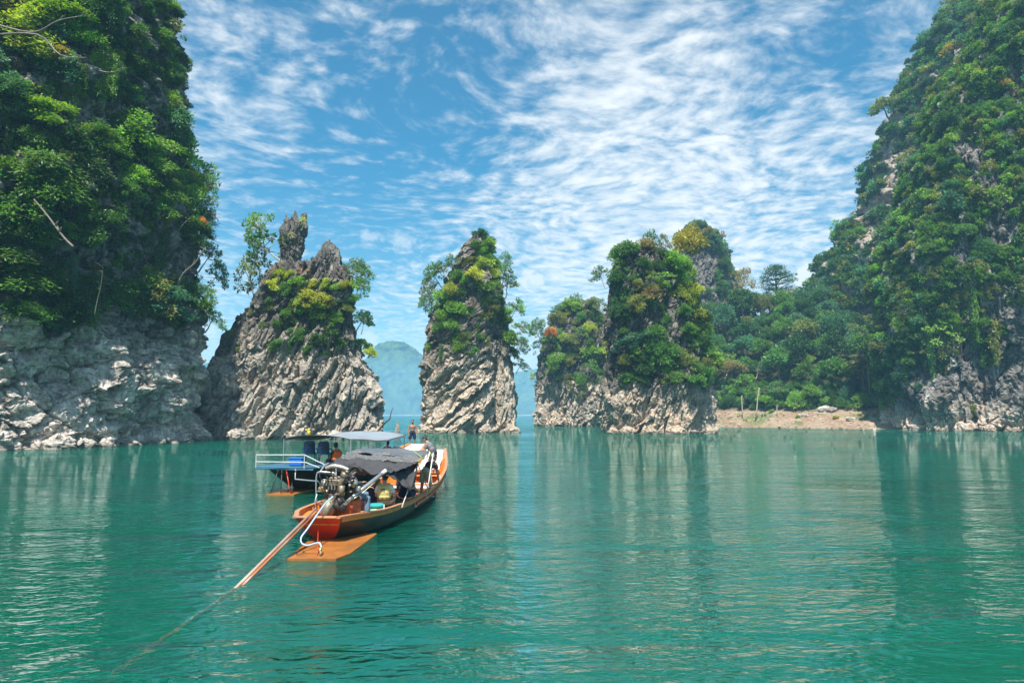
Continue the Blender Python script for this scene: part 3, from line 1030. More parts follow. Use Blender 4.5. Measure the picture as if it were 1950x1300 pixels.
def rosette(seed, K=40, mat=None):
    """screw-pine tuft: long strap leaves arching out of one heart"""
    r = np.random.RandomState(seed)
    V, F = [], []
    for k in range(K):
        yaw, el, ln = r.uniform(0, 6.28), r.uniform(.1, 1.35), r.uniform(.7, 1.1)
        d = np.array([math.cos(yaw) * math.cos(el), math.sin(yaw) * math.cos(el), math.sin(el)])
        sd = np.array([-math.sin(yaw), math.cos(yaw), 0])
        o = len(V)
        for i, t in enumerate(np.linspace(0, 1, 6)):
            p = d * t * ln + np.array([0, 0, -.75 * t ** 2.4 * math.cos(el) * ln])
            w = .035 * (1 - t) ** .7 + .003
            V += [p - sd * w, p + sd * w]
        F += [(o + 2 * i, o + 2 * i + 1, o + 2 * i + 3, o + 2 * i + 2) for i in range(5)]
    me = mesh_np('crown', V, F, mat or M_LEAF)
    a = me.attributes.new('leaf_var', 'FLOAT_COLOR', 'POINT')
    g = np.repeat(r.uniform(.7, 1.4, K), 12)
    a.data.foreach_set('color', np.stack([g, g, g, np.ones_like(g)], -1).astype(np.float32).ravel())
    mb = MB().tube([(0, 0, -.5), (.03, .02, -.2), (0, 0, .1)], [.06, .055, .05], 6)
    return me, mb.mesh('trunk', M_BARK_PALE)


def umbrella_tree(seed):
    """tall straight trunk, tiers of flat boughs"""
    r = np.random.RandomState(seed)
    mb = MB()
    mb.tube([(0, 0, -.3), (.02, 0, .8), (0, .01, 1.6), (.01, 0, 2.5)], [.085, .065, .045, .012], 8)
    P = []
    for z, R, k in ((1.05, .55, 5), (1.3, .85, 8), (1.6, .92, 9), (1.9, .85, 9), (2.15, .68, 8), (2.38, .42, 6), (2.52, .14, 3)):
        for i in range(k):
            a = 6.283 * i / k + r.uniform(-.3, .3) + z
            q = np.array([R * math.cos(a), R * math.sin(a), z + .12 + r.uniform(-.07, .07)]) * np.array([r.uniform(.75, 1.08)] * 2 + [1])
            mb.tube([(0, 0, z - .12), tuple(q * .55 + np.array([0, 0, z * .45 - .06])), tuple(q)], [.025, .017, .005], 5, caps=False)
            P += [q, q * np.array([.68, .68, 1]) + np.array([0, 0, .0])]
    P = np.array(P)
    b, a, s, c = lobes_to_leaves(P, np.full(len(P), .17), 46, r, .085, squash=.30, droop=0)
    return foliage_mesh('crown', b, a, s, r, M_LEAF, clump=c, flat=1.0), mb.mesh('trunk', M_BARK_DARK)


SHAPES = {
    'bush': [bush(100 + k, K=(30, 22, 34, 26, 18)[k], m=(58, 46, 84, 60, 70)[k], L=(.165, .21, .125, .18, .15)[k], flatten=(.62, .8, .5, .7, .95)[k]) for k in range(5)],
    'dome': [bush(120 + k, K=40, m=70, L=0.125, flatten=0.8) for k in range(4)],
    'tree': [tree(140 + k) for k in range(5)],
    'airy': [tree(160 + k, K=16, m=52, L=0.15, spread=0.95, zlo=0.75, zhi=1.9, lobe=(0.16, 0.26), lean=0.3, rad=0.045, squash=.5, bark=M_BARK_PALE) for k in range(4)],
    'spray': [spray(180 + k) for k in range(5)],
    'vine': [vine(200 + k) for k in range(4)],
    'rosette': [rosette(220 + k) for k in range(3)],
    'umbrella': [umbrella_tree(240)],
}

TINT = {
    'deep green': (0.056, 0.131, 0.034), 'mid green': (0.112, 0.236, 0.044), 'bright green': (0.209, 0.374, 0.050),
    'yellow-green': (0.375, 0.433, 0.055), 'olive green': (0.215, 0.243, 0.068), 'blue-green': (0.081, 0.196, 0.103),
    'rust-orange': (0.584, 0.249, 0.059), 'tan-brown': (0.30, 0.245, 0.105), 'golden yellow': (0.44, 0.34, 0.05),
}
PLANTED = []
SIDES = {'shaded cliff': ('away from the pinnacles', 'towards the pinnacles'), 'twin-spired pinnacle': ('facing the cliff', 'facing the gap'),
         'slender lone pinnacle': ('facing the spires', 'facing the bank'), 'broad bushy pinnacle': ('facing the stack', 'facing the mud bank'),
         'lower stack': ('on its outer side', 'on its inner side'), 'jungle-covered cliff': ('near the valley', 'away from it'),
         'high ridge': ('on its outer slope', 'above the cliff'), 'domed hill': ('near the broad pinnacle', 'near the saddle'),
         'valley forest': ('by the domed hill', 'by the tall cliff'), 'mud bank': ('by the broad pinnacle', 'by the tall cliff')}
NUMS = ['', 'second', 'third', 'fourth', 'fifth', 'sixth', 'seventh', 'eighth', 'ninth', 'tenth', 'eleventh', 'twelfth', 'thirteenth', 'fourteenth', 'fifteenth']


def tell_apart():
    """labels that single each plant out: by side of its rock, then by height among its look-alikes"""
    by = {}
    for o in PLANTED:
        by.setdefault(o['label'], []).append(o)
    for lab, os_ in by.items():
        if len(os_) < 2:
            continue
        px = {o: proj(np.array([o.location])) [0] for o in os_}
        zone = next((z for z in SIDES if z in lab), None)
        xs = sorted(px[o][0] for o in os_)
        cut = (xs[len(xs) // 2 - 1] + xs[len(xs) // 2]) / 2
        subs = {}
        for o in os_:
            subs.setdefault(None if zone is None or len(os_) < 4 else int(px[o][0] > cut), []).append(o)
        for side, grp in subs.items():
            grp.sort(key=lambda o: px[o][1])
            tail = '' if side is None else ' ' + SIDES[zone][side]
            for i, o in enumerate(grp):
                n = len(grp)
                if n == 1:
                    pre = ''
                elif n == 2:
                    pre = ('upper ', 'lower ')[i]
                else:
                    pre = 'topmost ' if i == 0 else 'lowest ' if i == n - 1 else NUMS[i] + ' highest ' if i < n / 2 and i < 15 else NUMS[n - 1 - i] + ' lowest '
                o['label'] = pre + lab + tail


def plant(shape, name, loc, r, tint, label, cat, group=None, up=None, yaw=None, var=None, stretch=1.0, bark=True):
    """a plant: Empty at its base > crown, trunk (shared meshes); r is the crown radius in metres"""
    vs_ = SHAPES[shape]
    cm, tm = vs_[random.randrange(len(vs_)) if var is None else var]
    root = empty(name, loc)
    up = Vector((0, 0, 1)) if up is None else Vector(up).normalized()
    q = up.to_track_quat('Z', 'Y')
    yaw = random.uniform(0, 6.28) if yaw is None else yaw
    root.rotation_mode = 'QUATERNION'
    if shape in ('spray', 'vine'):
        root.rotation_quaternion = Matrix.Rotation(yaw, 3, 'Z').to_quaternion()
    else:
        root.rotation_quaternion = q @ Matrix.Rotation(yaw, 3, 'Z').to_quaternion()
    root.scale = (r * random.uniform(.78, 1.25), r * random.uniform(.78, 1.25), r * stretch * random.uniform(.8, 1.25))
    tag(root, label, cat, group)
    c = link('crown', cm, root)
    PLANTED.append(root)
    k = random.uniform(0.8, 1.2)
    h = random.uniform(-.12, .12)
    t = TINT[tint]
    c.color = (t[0] * k * (1 + h), t[1] * k, t[2] * k * (1 - h), 1)
    if bark:
        link('trunk', tm, root)
    return root


bpy.context.view_layer.update()


def cast(px, py, objs):
    """where the sight line through a photo pixel first meets one of the rocks"""
    d = ray(px, py).normalized()
    best = None
    for o in objs:
        inv = o.matrix_world.inverted()
        ok, p, n, _ = o.ray_cast(inv @ Vector((0, 0, CAM_H)), d)
        if ok:
            p = o.matrix_world @ p
            if best is None or p.y < best[0].y:
                best = (p, n)
    return best


def outward(name, p):
    s = SURF[name]
    V = s['V'].reshape(-1, 3)
    i = ((V - np.array(p)) ** 2).sum(1).argmin()
    return Vector(s['N'].reshape(-1, 3)[i])


def on_rock(px, py, objs, rpx, shape, tint, where, kind='shrub', name=None, sink=0.25, tilt=0.5, group=True, label=None, stretch=1.0, var=None):
    """put a plant where the sight line meets the rock (or at the rock's edge beside it), sized in photo pixels"""
    h = cast(px, py, objs)
    if h is None:
        for dx in (6, -6, 12, -12, 20, -20, 30, -30, 42, -42):
            h = cast(px + dx, py + 4, objs)
            if h:
                break
        if h is None:
            return None
        p = at(px, py, h[0].y + 0.5)
        n = Vector((-1 if dx > 0 else 1, -0.2, 0)).normalized()
        p = p.lerp(h[0], 0.35)
    else:
        p, n = h
        n = Vector((n.x, n.y, 0))
        n = n.normalized() if n.length > 0.1 else Vector((0, -1, 0))
        if n.y > 0.2:
            n = Vector((n.x, -0.3, 0)).normalized()
    r = rpx * p.y / FPX
    yaw = math.atan2(-n.x, n.y) if shape in ('spray', 'vine') else None
    up = Vector((0, 0, 1)) + n * tilt
    loc = p - n * (sink * r)
    if shape in ('bush', 'dome'):
        loc.z -= 0.45 * r
    elif shape in ('tree', 'airy'):
        loc.z -= 1.1 * r
    lab = label or f'{tint} {ADJ[shape]} {kind} {where}'
    return plant(shape, name or (('cliff_' if objs[0] in (cliff_a, cliff_b, ridge) else 'pinnacle_') + kind), loc, r, tint, lab, kind, (f'{tint} {ADJ[shape]} {kind}s {where}' if group else None), up=up, yaw=yaw, stretch=stretch, var=var)


ADJ = {'bush': 'leafy', 'dome': 'rounded', 'tree': 'spreading', 'airy': 'thin-branched', 'spray': 'overhanging', 'vine': 'trailing', 'rosette': 'strap-leaved', 'umbrella': 'flat-topped'}


def in_poly(x, y, poly):
    c = False
    for i in range(len(poly)):
        (x1, y1), (x2, y2) = poly[i - 1], poly[i]
        if (y1 > y) != (y2 > y) and x < (x2 - x1) * (y - y1) / (y2 - y1) + x1:
            c = not c
    return c


def fill(poly, n, objs, rr, shapes, tints, where, kind='shrub', gap=0.75, name=None, tilt=0.5, sink=0.25, seed=1, skip=None):
    rnd = random.Random(seed)
    xs, ys = [p[0] for p in poly], [p[1] for p in poly]
    done, tries = [], 0
    while len(done) < n and tries < n * 40:
        tries += 1
        x, y = rnd.uniform(min(xs), max(xs)), rnd.uniform(min(ys), max(ys))
        if not in_poly(x, y, poly) or (skip and skip(x, y)):
            continue
        r = rr[0] * .8 + (rr[1] * 1.12 - rr[0] * .8) * rnd.random() ** 1.6
        if any((x - a) ** 2 + (y - b) ** 2 < (gap * (r + c) * .5) ** 2 for a, b, c in done):
            continue
        sh = rnd.choice(shapes)
        if on_rock(x, y, objs, r, sh, rnd.choice(tints), where, kind, name, tilt=tilt, sink=sink):
            done.append((x, y, r))
    return done


# leaf masses nobody could count: clumps scattered over rock faces by geometry nodes
SRC = bpy.data.collections.new('leaf_clumps')
for k in range(4):
    me = bush(300 + k, K=12, m=55, L=0.21, mat=M_LEAF_STUFF, flatten=0.75)[0]
    SRC.objects.link(bpy.data.objects.new(f'clump_{k}', me))
me = vine(310, K=9, L=0.2, mat=M_LEAF_STUFF)[0]
SRC.objects.link(bpy.data.objects.new('clump_4', me))
N_CLUMP = 5


def stuff_tree():
    g = bpy.data.node_groups.new('scatter_leaves', 'GeometryNodeTree')
    g.interface.new_socket('Geometry', in_out='INPUT', socket_type='NodeSocketGeometry')
    g.interface.new_socket('Geometry', in_out='OUTPUT', socket_type='NodeSocketGeometry')
    gi, go = g.nodes.new('NodeGroupInput'), g.nodes.new('NodeGroupOutput')
    ci = g.nodes.new('GeometryNodeCollectionInfo')
    ci.inputs['Collection'].default_value = SRC
    ci.inputs['Separate Children'].default_value = True
    ci.inputs['Reset Children'].default_value = True
    ip = g.nodes.new('GeometryNodeInstanceOnPoints')
    ip.inputs['Pick Instance'].default_value = True

    def attr(nm, ty):
        a = g.nodes.new('GeometryNodeInputNamedAttribute')
        a.data_type = ty
        a.inputs['Name'].default_value = nm
        return a.outputs['Attribute']
    L = g.links.new
    L(gi.outputs[0], ip.inputs['Points'])
    L(ci.outputs[0], ip.inputs['Instance'])
    L(attr('pick', 'INT'), ip.inputs['Instance Index'])
    e2r = g.nodes.new('FunctionNodeEulerToRotation')
    L(attr('rot', 'FLOAT_VECTOR'), e2r.inputs[0])
    L(e2r.outputs[0], ip.inputs['Rotation'])
    L(attr('scl', 'FLOAT'), ip.inputs['Scale'])
    L(ip.outputs[0], go.inputs[0])
    return g


G_STUFF = stuff_tree()


def leaf_mass(name, P, N, r, tints, label, seed=0, vines=0.15, drop=0.35):
    rng = np.random.RandomState(seed)
    n = len(P)
    me = bpy.data.meshes.new(name)
    me.vertices.add(n)
    P = P - N * (0.15 * r)[:, None]
    P[:, 2] -= drop * r
    me.vertices.foreach_set('co', P.astype(np.float32).ravel())
    yaw = np.arctan2(-N[:, 0], N[:, 1])
    pick = np.where(rng.rand(n) < vines, 4, rng.randint(0, 4, n))
    rot = np.stack([np.where(pick == 4, 0, rng.uniform(-.4, .4, n)), np.where(pick == 4, 0, rng.uniform(-.4, .4, n)), np.where(pick == 4, yaw, rng.uniform(0, 6.28, n))], -1)
    T = np.array([TINT[t] for t in tints])[rng.randint(0, len(tints), n)]
    T = T * rng.uniform(.75, 1.25, (n, 1)) * (1 + rng.uniform(-.1, .1, (n, 3)))
    for nm, ty, arr in (('scl', 'FLOAT', r), ('pick', 'INT', pick)):
        me.attributes.new(nm, ty, 'POINT').data.foreach_set('value', arr.astype(np.float32 if ty == 'FLOAT' else np.int32))
    me.attributes.new('rot', 'FLOAT_VECTOR', 'POINT').data.foreach_set('vector', rot.astype(np.float32).ravel())
    me.attributes.new('tint', 'FLOAT_VECTOR', 'POINT').data.foreach_set('vector', T.astype(np.float32).ravel())
    o = link(name, me)
    md = o.modifiers.new('scatter', 'NODES')
    md.node_group = G_STUFF
    return tag(o, label, kind='stuff')


def sample_face(names, n, px_test, seed, margin=160):
    """random points on the visible faces of rocks: px_test(x, y, P) -> keep mask; positions are where they stand on the rock"""
    rng = np.random.RandomState(seed)
    Ps, Ns = [], []
    for nm in names:
        V, N = SURF[nm]['V'], SURF[nm]['N']
        # area weights of the grid cells
        du = np.linalg.norm(np.diff(V, axis=1)[:-1], axis=-1)
        dv = np.linalg.norm(np.diff(V, axis=0)[:, :-1], axis=-1)
        w = (np.minimum(du, 2) * np.minimum(dv, 2)).ravel()
        Vc, Nc = V[:-1, :-1].reshape(-1, 3), N[:-1, :-1].reshape(-1, 3)
        view = np.array([0, 0, CAM_H]) - Vc
        face = (Nc * view).sum(1) / np.linalg.norm(view, axis=1)
        px = proj(Vc)
        ok = (face > -0.15) & (px[:, 0] > -margin) & (px[:, 0] < 1950 + margin) & (px[:, 1] > -margin) & (Vc[:, 2] > 1)
        ok &= px_test(px[:, 0], px[:, 1], Vc)
        w = w * ok
        idx = rng.choice(len(w), n, p=w / w.sum())
        Ps.append(Vc[idx] + rng.normal(size=(n, 3)) * 0.1)
        Ns.append(Nc[idx])
    return np.concatenate(Ps), np.concatenate(Ns)


# ------------------------------------------------------------------ plants: where they grow
CLIFF_A, TWIN, LONE, BROAD, STACK = [cliff_a], [body1], [body2, slab2], [body3], [body4]

# the shaded cliff: jungle above the bare foot, rock showing through
def cliff_a_green(x, y, P):
    n = fbm(P / 3.2, 3, 2)
    line = np.interp(x, [-200, 0, 60, 110, 180, 220, 300, 360, 400], [585, 590, 615, 640, 575, 600, 620, 585, 560])
    line = line + 45 * fbm(P / 2.0, 2, 1)
    bare = np.zeros_like(x)
    for bx, by, rx, ry in ((265, 470, 70, 60), (150, 470, 40, 60), (290, 205, 35, 50), (330, 500, 50, 60), (60, 130, 60, 50), (250, 60, 40, 50), (230, 330, 50, 35), (60, 300, 60, 30), (345, 430, 40, 60)):
        bare = np.maximum(bare, 1 - ((x - bx) / rx) ** 2 - ((y - by) / ry) ** 2)
    return (y < line) & (n - 0.9 * np.maximum(bare, 0) > -0.22)


P_, N_ = sample_face(['cliff'], 1000, cliff_a_green, 5)
leaf_mass('cliff_foliage', P_, N_, np.random.RandomState(1).uniform(0.5, 1.25, len(P_)), ['deep green', 'deep green', 'mid green', 'blue-green', 'olive green'],
          'dark creepers and undergrowth matting the shaded cliff', 1, vines=0.3)
w_ = 'on the shaded cliff'
VINES = [(x, y) for x, y in ((30, 210), (75, 265), (130, 190), (150, 330), (215, 365), (235, 300), (280, 395), (300, 140), (265, 120), (310, 440), (225, 500), (330, 530), (60, 470), (120, 520), (345, 330), (205, 110), (20, 340), (170, 550), (295, 520), (250, 570))]
for x, y in VINES:
    on_rock(x, y, CLIFF_A, 26, 'vine', random.choice(['mid green', 'bright green', 'deep green', 'olive green']), w_, 'creeper', stretch=1.5)
fill([(-40, -20), (330, -20), (335, 250), (380, 420), (395, 610), (300, 625), (200, 560), (110, 630), (-40, 590)], 95, CLIFF_A, (24, 50), ['spray', 'spray', 'spray', 'bush', 'vine'],
     ['deep green', 'mid green', 'mid green', 'blue-green', 'bright green'], w_, gap=0.85, seed=3, skip=lambda x, y: any(((x - a) / c) ** 2 + ((y - b) / d) ** 2 < 1 for a, b, c, d in ((265, 470, 55, 50), (290, 205, 25, 40), (150, 460, 25, 50))))
for x, y, r, s, t in ((70, 70, 62, 'spray', 'yellow-green'), (120, 40, 50, 'spray', 'bright green'), (160, 60, 45, 'spray', 'bright green'), (30, 20, 50, 'spray', 'olive green'), (110, 110, 34, 'spray', 'golden yellow'),
                      (240, 250, 60, 'spray', 'bright green'), (290, 300, 46, 'spray', 'bright green'), (200, 270, 44, 'spray', 'bright green'), (255, 185, 34, 'spray', 'bright green'),
                      (40, 420, 70, 'spray', 'mid green'), (20, 520, 75, 'spray', 'mid green'), (90, 560, 50, 'spray', 'mid green'), (60, 600, 40, 'spray', 'mid green'), (100, 345, 60, 'spray', 'mid green'),
                      (185, 440, 42, 'spray', 'mid green'), (290, 565, 44, 'spray', 'olive green'), (310, 600, 36, 'spray', 'olive green'),
                      (255, 400, 34, 'vine', 'mid green'), (175, 215, 34, 'rosette', 'olive green'), (190, 175, 26, 'rosette', 'olive green'), (240, 95, 24, 'rosette', 'olive green'), (85, 160, 28, 'rosette', 'mid green'), (320, 330, 30, 'rosette', 'bright green')):
    on_rock(x, y, CLIFF_A, r, s, t, w_, 'tuft' if s == 'rosette' else 'shrub')
w_ = 'leaning out over the shaded cliff'
for x, y, r, s, t in ((318, 40, 30, 'airy', 'olive green'), (312, 85, 24, 'bush', 'tan-brown'), (322, 140, 24, 'bush', 'mid green'), (326, 190, 26, 'bush', 'bright green'), (330, 235, 22, 'airy', 'mid green'),
                      (350, 300, 36, 'bush', 'bright green'), (392, 322, 34, 'airy', 'bright green'), (372, 345, 34, 'bush', 'yellow-green'), (405, 345, 30, 'airy', 'mid green'), (355, 385, 36, 'bush', 'bright green'), (395, 395, 28, 'airy', 'mid green'),
                      (378, 440, 24, 'airy', 'mid green'), (400, 480, 30, 'airy', 'mid green'), (412, 520, 30, 'airy', 'mid green'), (395, 555, 30, 'airy', 'bright green'), (402, 600, 26, 'airy', 'mid green'), (385, 590, 24, 'bush', 'mid green'), (436, 392, 22, 'airy', 'mid green')):
    on_rock(x, y, CLIFF_A, r, s, t, w_, 'tree' if s == 'airy' else 'shrub', tilt=0.7)
plant('bush', 'cliff_shrub', at(384, 430, 79.5), 0.75, 'rust-orange', 'small orange-leaved shrub at the outer edge of the shaded cliff', 'shrub')

M_BOUGH = paint('weathered_bough', (0.24, 0.205, 0.165), .9, var=.45, scale=5, bump=.03, dirt=(0.12, 0.10, 0.08))
# bare boughs standing out pale against the shaded cliff
def bough(pts, rads, label, Y, name='tree_bough', mat=M_BOUGH, twigs=5):
    root = [at(x, y, Y - k * 0.25) for k, (x, y) in enumerate(pts)]
    mb = MB()
    base = root[0]
    loc = [p - base for p in root]
    sm = []
    for i in range(len(loc) - 1):
        p0, p1, p2, p3 = loc[max(i - 1, 0)], loc[i], loc[i + 1], loc[min(i + 2, len(loc) - 1)]
        for k in range(4):
            t = k / 4
            sm.append(0.5 * ((2 * p1) + (p2 - p0) * t + (2 * p0 - 5 * p1 + 4 * p2 - p3) * t * t + (3 * p1 - p0 - 3 * p2 + p3) * t ** 3))
    sm.append(loc[-1])
    mb.tube(sm, list(np.linspace(rads[0], rads[1], len(sm))), 7)
    rr = random.Random(len(label))
    for k in range(twigs):
        i = rr.randrange(len(sm) // 2, len(sm))
        e = sm[i] + Vector((rr.uniform(-.7, .7), rr.uniform(-.4, .2), rr.uniform(-.1, .8)))
        mb.tube([sm[i], sm[i].lerp(e, .5) + Vector((0, 0, .08)), e], [rads[1], rads[1] * .7, .006], 5)
    o = mb.obj(name, mat, None, True, base)
    return tag(o, label, 'bough')


bough([(-30, 40), (60, 62), (110, 40), (160, 30)], (0.10, 0.03), 'pale crooked bough crossing the top of the shaded cliff', 56)
bough([(-30, 68), (70, 66), (115, 105), (165, 110)], (0.11, 0.03), 'pale forked bough just below the topmost crooked one', 55.5)
bough([(310, 566), (335, 548), (348, 522), (372, 500), (392, 470)], (0.17, 0.05), 'thick bleached leaning bough low on the edge of the shaded cliff', 75)
bough([(315, 480), (330, 455), (345, 432), (362, 415)], (0.12, 0.04), 'slim pale leaning bough above the thick bleached one', 75)
bough([(65, 380), (90, 410), (120, 450), (140, 470)], (0.06, 0.09), 'fallen dark bough slanting down the middle of the shaded cliff', 57, mat=M_BARK)
bough([(190, 135), (205, 138), (222, 136), (240, 130)], (0.06, 0.03), 'short pale twisted bough high on the shaded cliff', 60)
bough([(180, 600), (186, 570), (192, 545), (196, 510)], (0.05, 0.02), 'thin grey leafless stem above the bare foot of the shaded cliff', 61.5)

# twin-spired pinnacle
w_ = 'on the twin-spired pinnacle'
for x, y, r, s, t in ((535, 528, 20, 'bush', 'yellow-green'), (552, 524, 18, 'bush', 'yellow-green'), (522, 545, 18, 'bush', 'yellow-green'), (565, 540, 20, 'bush', 'bright green'), (572, 552, 16, 'bush', 'yellow-green'), (545, 556, 18, 'bush', 'mid green'),
                      (600, 572, 26, 'spray', 'yellow-green'), (582, 585, 24, 'bush', 'bright green'), (612, 592, 26, 'spray', 'bright green'), (630, 575, 18, 'bush', 'olive green'), (622, 540, 18, 'spray', 'yellow-green'), (640, 545, 16, 'bush', 'bright green'), (600, 540, 14, 'spray', 'yellow-green'), (655, 545, 16, 'bush', 'yellow-green'),
                      (565, 580, 20, 'bush', 'mid green'), (545, 600, 16, 'bush', 'mid green'), (520, 585, 14, 'bush', 'olive green'), (500, 620, 12, 'bush', 'olive green'), (570, 638, 22, 'spray', 'mid green'), (592, 625, 20, 'bush', 'deep green'), (530, 658, 20, 'spray', 'mid green'),
                      (555, 620, 18, 'bush', 'deep green'), (615, 620, 24, 'bush', 'deep green'), (640, 610, 22, 'bush', 'mid green'), (630, 640, 24, 'bush', 'deep green'), (650, 635, 20, 'vine', 'mid green'), (650, 660, 18, 'bush', 'deep green'), (600, 650, 16, 'bush', 'deep green'), (585, 665, 14, 'bush', 'mid green'),
                      (660, 585, 18, 'bush', 'olive green'), (480, 600, 10, 'bush', 'olive green'), (445, 640, 12, 'bush', 'olive green'), (455, 665, 9, 'bush', 'olive green')):
    on_rock(x, y, TWIN, r, s, t, w_)
fill([(505, 545), (560, 560), (650, 560), (662, 650), (600, 690), (540, 660)], 22, TWIN, (9, 15), ['bush', 'vine'], ['deep green', 'mid green', 'olive green'], w_, seed=9)
w_ = 'leaning from the twin-spired pinnacle'
for x, y, r, s, t in ((676, 505, 24, 'airy', 'mid green'), (690, 520, 26, 'airy', 'mid green'), (682, 548, 24, 'airy', 'bright green'), (698, 540, 18, 'airy', 'mid green'), (684, 600, 24, 'airy', 'mid green'), (700, 612, 18, 'airy', 'mid green'), (690, 655, 20, 'bush', 'bright green'), (708, 672, 15, 'bush', 'yellow-green'), (672, 570, 20, 'bush', 'bright green')):
    on_rock(x, y, TWIN, r, s, t, w_, 'tree' if s == 'airy' else 'shrub', tilt=0.35, sink=0)
w_ = 'beside the taller spire of the twin-spired pinnacle'
plant('airy', 'pinnacle_tree', at(536, 500, 90), 3.3, 'mid green', 'thin tree leaning far out ' + w_, 'tree', up=(-1.1, -0.1, 1.0), var=1)
plant('airy', 'pinnacle_tree', at(515, 452, 90), 2.4, 'bright green', 'sparse upper tree stretching away from the top of the taller spire', 'tree', up=(-1.2, 0, 0.75), var=2)
plant('airy', 'pinnacle_tree', at(488, 590, 91), 2.2, 'olive green', 'small thin tree on the bare slope below the taller spire', 'tree', up=(-0.15, 0, 1), var=0, stretch=1.5)
plant('rosette', 'cliff_tuft', at(577, 420, 88.2), 1.1, 'yellow-green', 'grassy tuft near the tip of the taller spire', 'tuft', up=(0.5, -0.5, 0.8))
plant('rosette', 'cliff_tuft', at(556, 447, 88.0), 0.9, 'olive green', 'thin dry tuft halfway down the taller spire', 'tuft', up=(0.1, -0.8, 0.8))

# slender pinnacle
w_ = 'on the slender lone pinnacle'
for x, y, r, s, t in ((918, 446, 18, 'bush', 'deep green'), (938, 458, 12, 'bush', 'mid green'), (915, 480, 20, 'bush', 'bright green'), (932, 490, 20, 'bush', 'mid green'), (920, 510, 22, 'bush', 'yellow-green'), (940, 520, 20, 'bush', 'yellow-green'), (905, 525, 20, 'bush', 'yellow-green'), (915, 545, 20, 'bush', 'bright green'),
                      (940, 545, 18, 'bush', 'bright green'), (890, 540, 16, 'bush', 'bright green'), (870, 530, 16, 'bush', 'mid green'), (858, 555, 22, 'bush', 'yellow-green'), (878, 560, 20, 'bush', 'deep green'), (845, 575, 22, 'bush', 'bright green'), (868, 592, 24, 'bush', 'bright green'), (845, 605, 22, 'bush', 'bright green'),
                      (862, 620, 22, 'bush', 'bright green'), (838, 625, 18, 'bush', 'mid green'), (878, 640, 20, 'bush', 'mid green'), (860, 648, 16, 'bush', 'deep green'), (890, 650, 18, 'bush', 'olive green'), (872, 665, 18, 'bush', 'bright green'), (900, 668, 15, 'bush', 'mid green'), (845, 660, 12, 'vine', 'mid green'),
                      (938, 592, 20, 'bush', 'olive green'), (925, 605, 14, 'bush', 'olive green'), (952, 570, 18, 'bush', 'deep green'), (895, 590, 12, 'bush', 'deep green'), (930, 565, 14, 'bush', 'deep green'), (958, 615, 22, 'bush', 'mid green'), (965, 645, 22, 'bush', 'bright green'), (950, 640, 14, 'vine', 'deep green'), (975, 670, 18, 'bush', 'mid green'), (955, 595, 18, 'bush', 'bright green')):
    on_rock(x, y, LONE, r, s, t, w_)
fill([(850, 540), (945, 500), (950, 640), (900, 680), (835, 660)], 22, LONE, (8, 14), ['bush', 'vine'], ['deep green', 'mid green', 'olive green'], w_, seed=19)
for x, y, r, t in ((905, 470, 16, 'mid green'), (925, 468, 16, 'bright green'), (893, 500, 16, 'olive green'), (945, 500, 18, 'bright green'), (903, 495, 12, 'deep green'), (932, 475, 15, 'mid green')):
    on_rock(x, y, LONE, r, 'bush', t, w_)
w_ = 'reaching from the slender lone pinnacle'
for x, y, r, s, t in ((850, 505, 22, 'airy', 'mid green'), (830, 520, 22, 'airy', 'mid green'), (865, 500, 16, 'airy', 'mid green'), (828, 545, 22, 'airy', 'olive green'), (812, 568, 24, 'airy', 'mid green'), (800, 578, 16, 'airy', 'mid green'), (825, 595, 22, 'airy', 'bright green'), (816, 660, 14, 'bush', 'bright green'),
                      (962, 515, 22, 'airy', 'mid green'), (968, 540, 22, 'airy', 'mid green'), (960, 490, 16, 'airy', 'mid green'), (978, 590, 22, 'airy', 'bright green'), (990, 620, 20, 'airy', 'mid green'), (985, 655, 22, 'airy', 'bright green'), (995, 645, 15, 'airy', 'bright green'), (990, 690, 16, 'airy', 'mid green')):
    on_rock(x, y, LONE, r, s, t, w_, 'tree' if s == 'airy' else 'shrub', tilt=0.45, sink=0)

# broad bushy pinnacle
w_ = 'on the broad bushy pinnacle'
B_POLY = [(1178, 490), (1215, 470), (1265, 478), (1305, 510), (1330, 580), (1348, 690), (1345, 735), (1290, 725), (1190, 728), (1195, 640), (1168, 600), (1165, 530)]
fill(B_POLY, 92, BROAD, (13, 25), ['bush', 'dome', 'airy', 'tree', 'spray'], ['mid green', 'mid green', 'bright green', 'deep green', 'olive green'], w_, gap=0.8, seed=23, sink=0.1,
     skip=lambda x, y: (1195 < x < 1245 and 580 < y < 650) or (1265 < x < 1300 and 560 < y < 670))
for x, y, r, s, t in ((1185, 480, 22, 'tree', 'mid green'), (1210, 478, 18, 'bush', 'olive green'), (1222, 470, 20, 'tree', 'tan-brown'), (1280, 500, 34, 'dome', 'bright green'), (1292, 520, 30, 'dome', 'bright green'), (1243, 562, 20, 'dome', 'tan-brown'), (1245, 550, 16, 'dome', 'yellow-green'), (1298, 565, 28, 'dome', 'yellow-green'),
                      (1250, 640, 30, 'spray', 'blue-green'), (1215, 650, 28, 'spray', 'blue-green'), (1255, 680, 34, 'dome', 'mid green'), (1225, 700, 26, 'bush', 'deep green'), (1335, 640, 28, 'bush', 'bright green'), (1345, 680, 30, 'bush', 'bright green'), (1350, 705, 26, 'dome', 'olive green'), (1325, 600, 26, 'bush', 'yellow-green'), (1318, 545, 26, 'bush', 'yellow-green'), (1362, 690, 20, 'bush', 'olive green')):
    on_rock(x, y, BROAD, r, s, t, w_, sink=0.05)
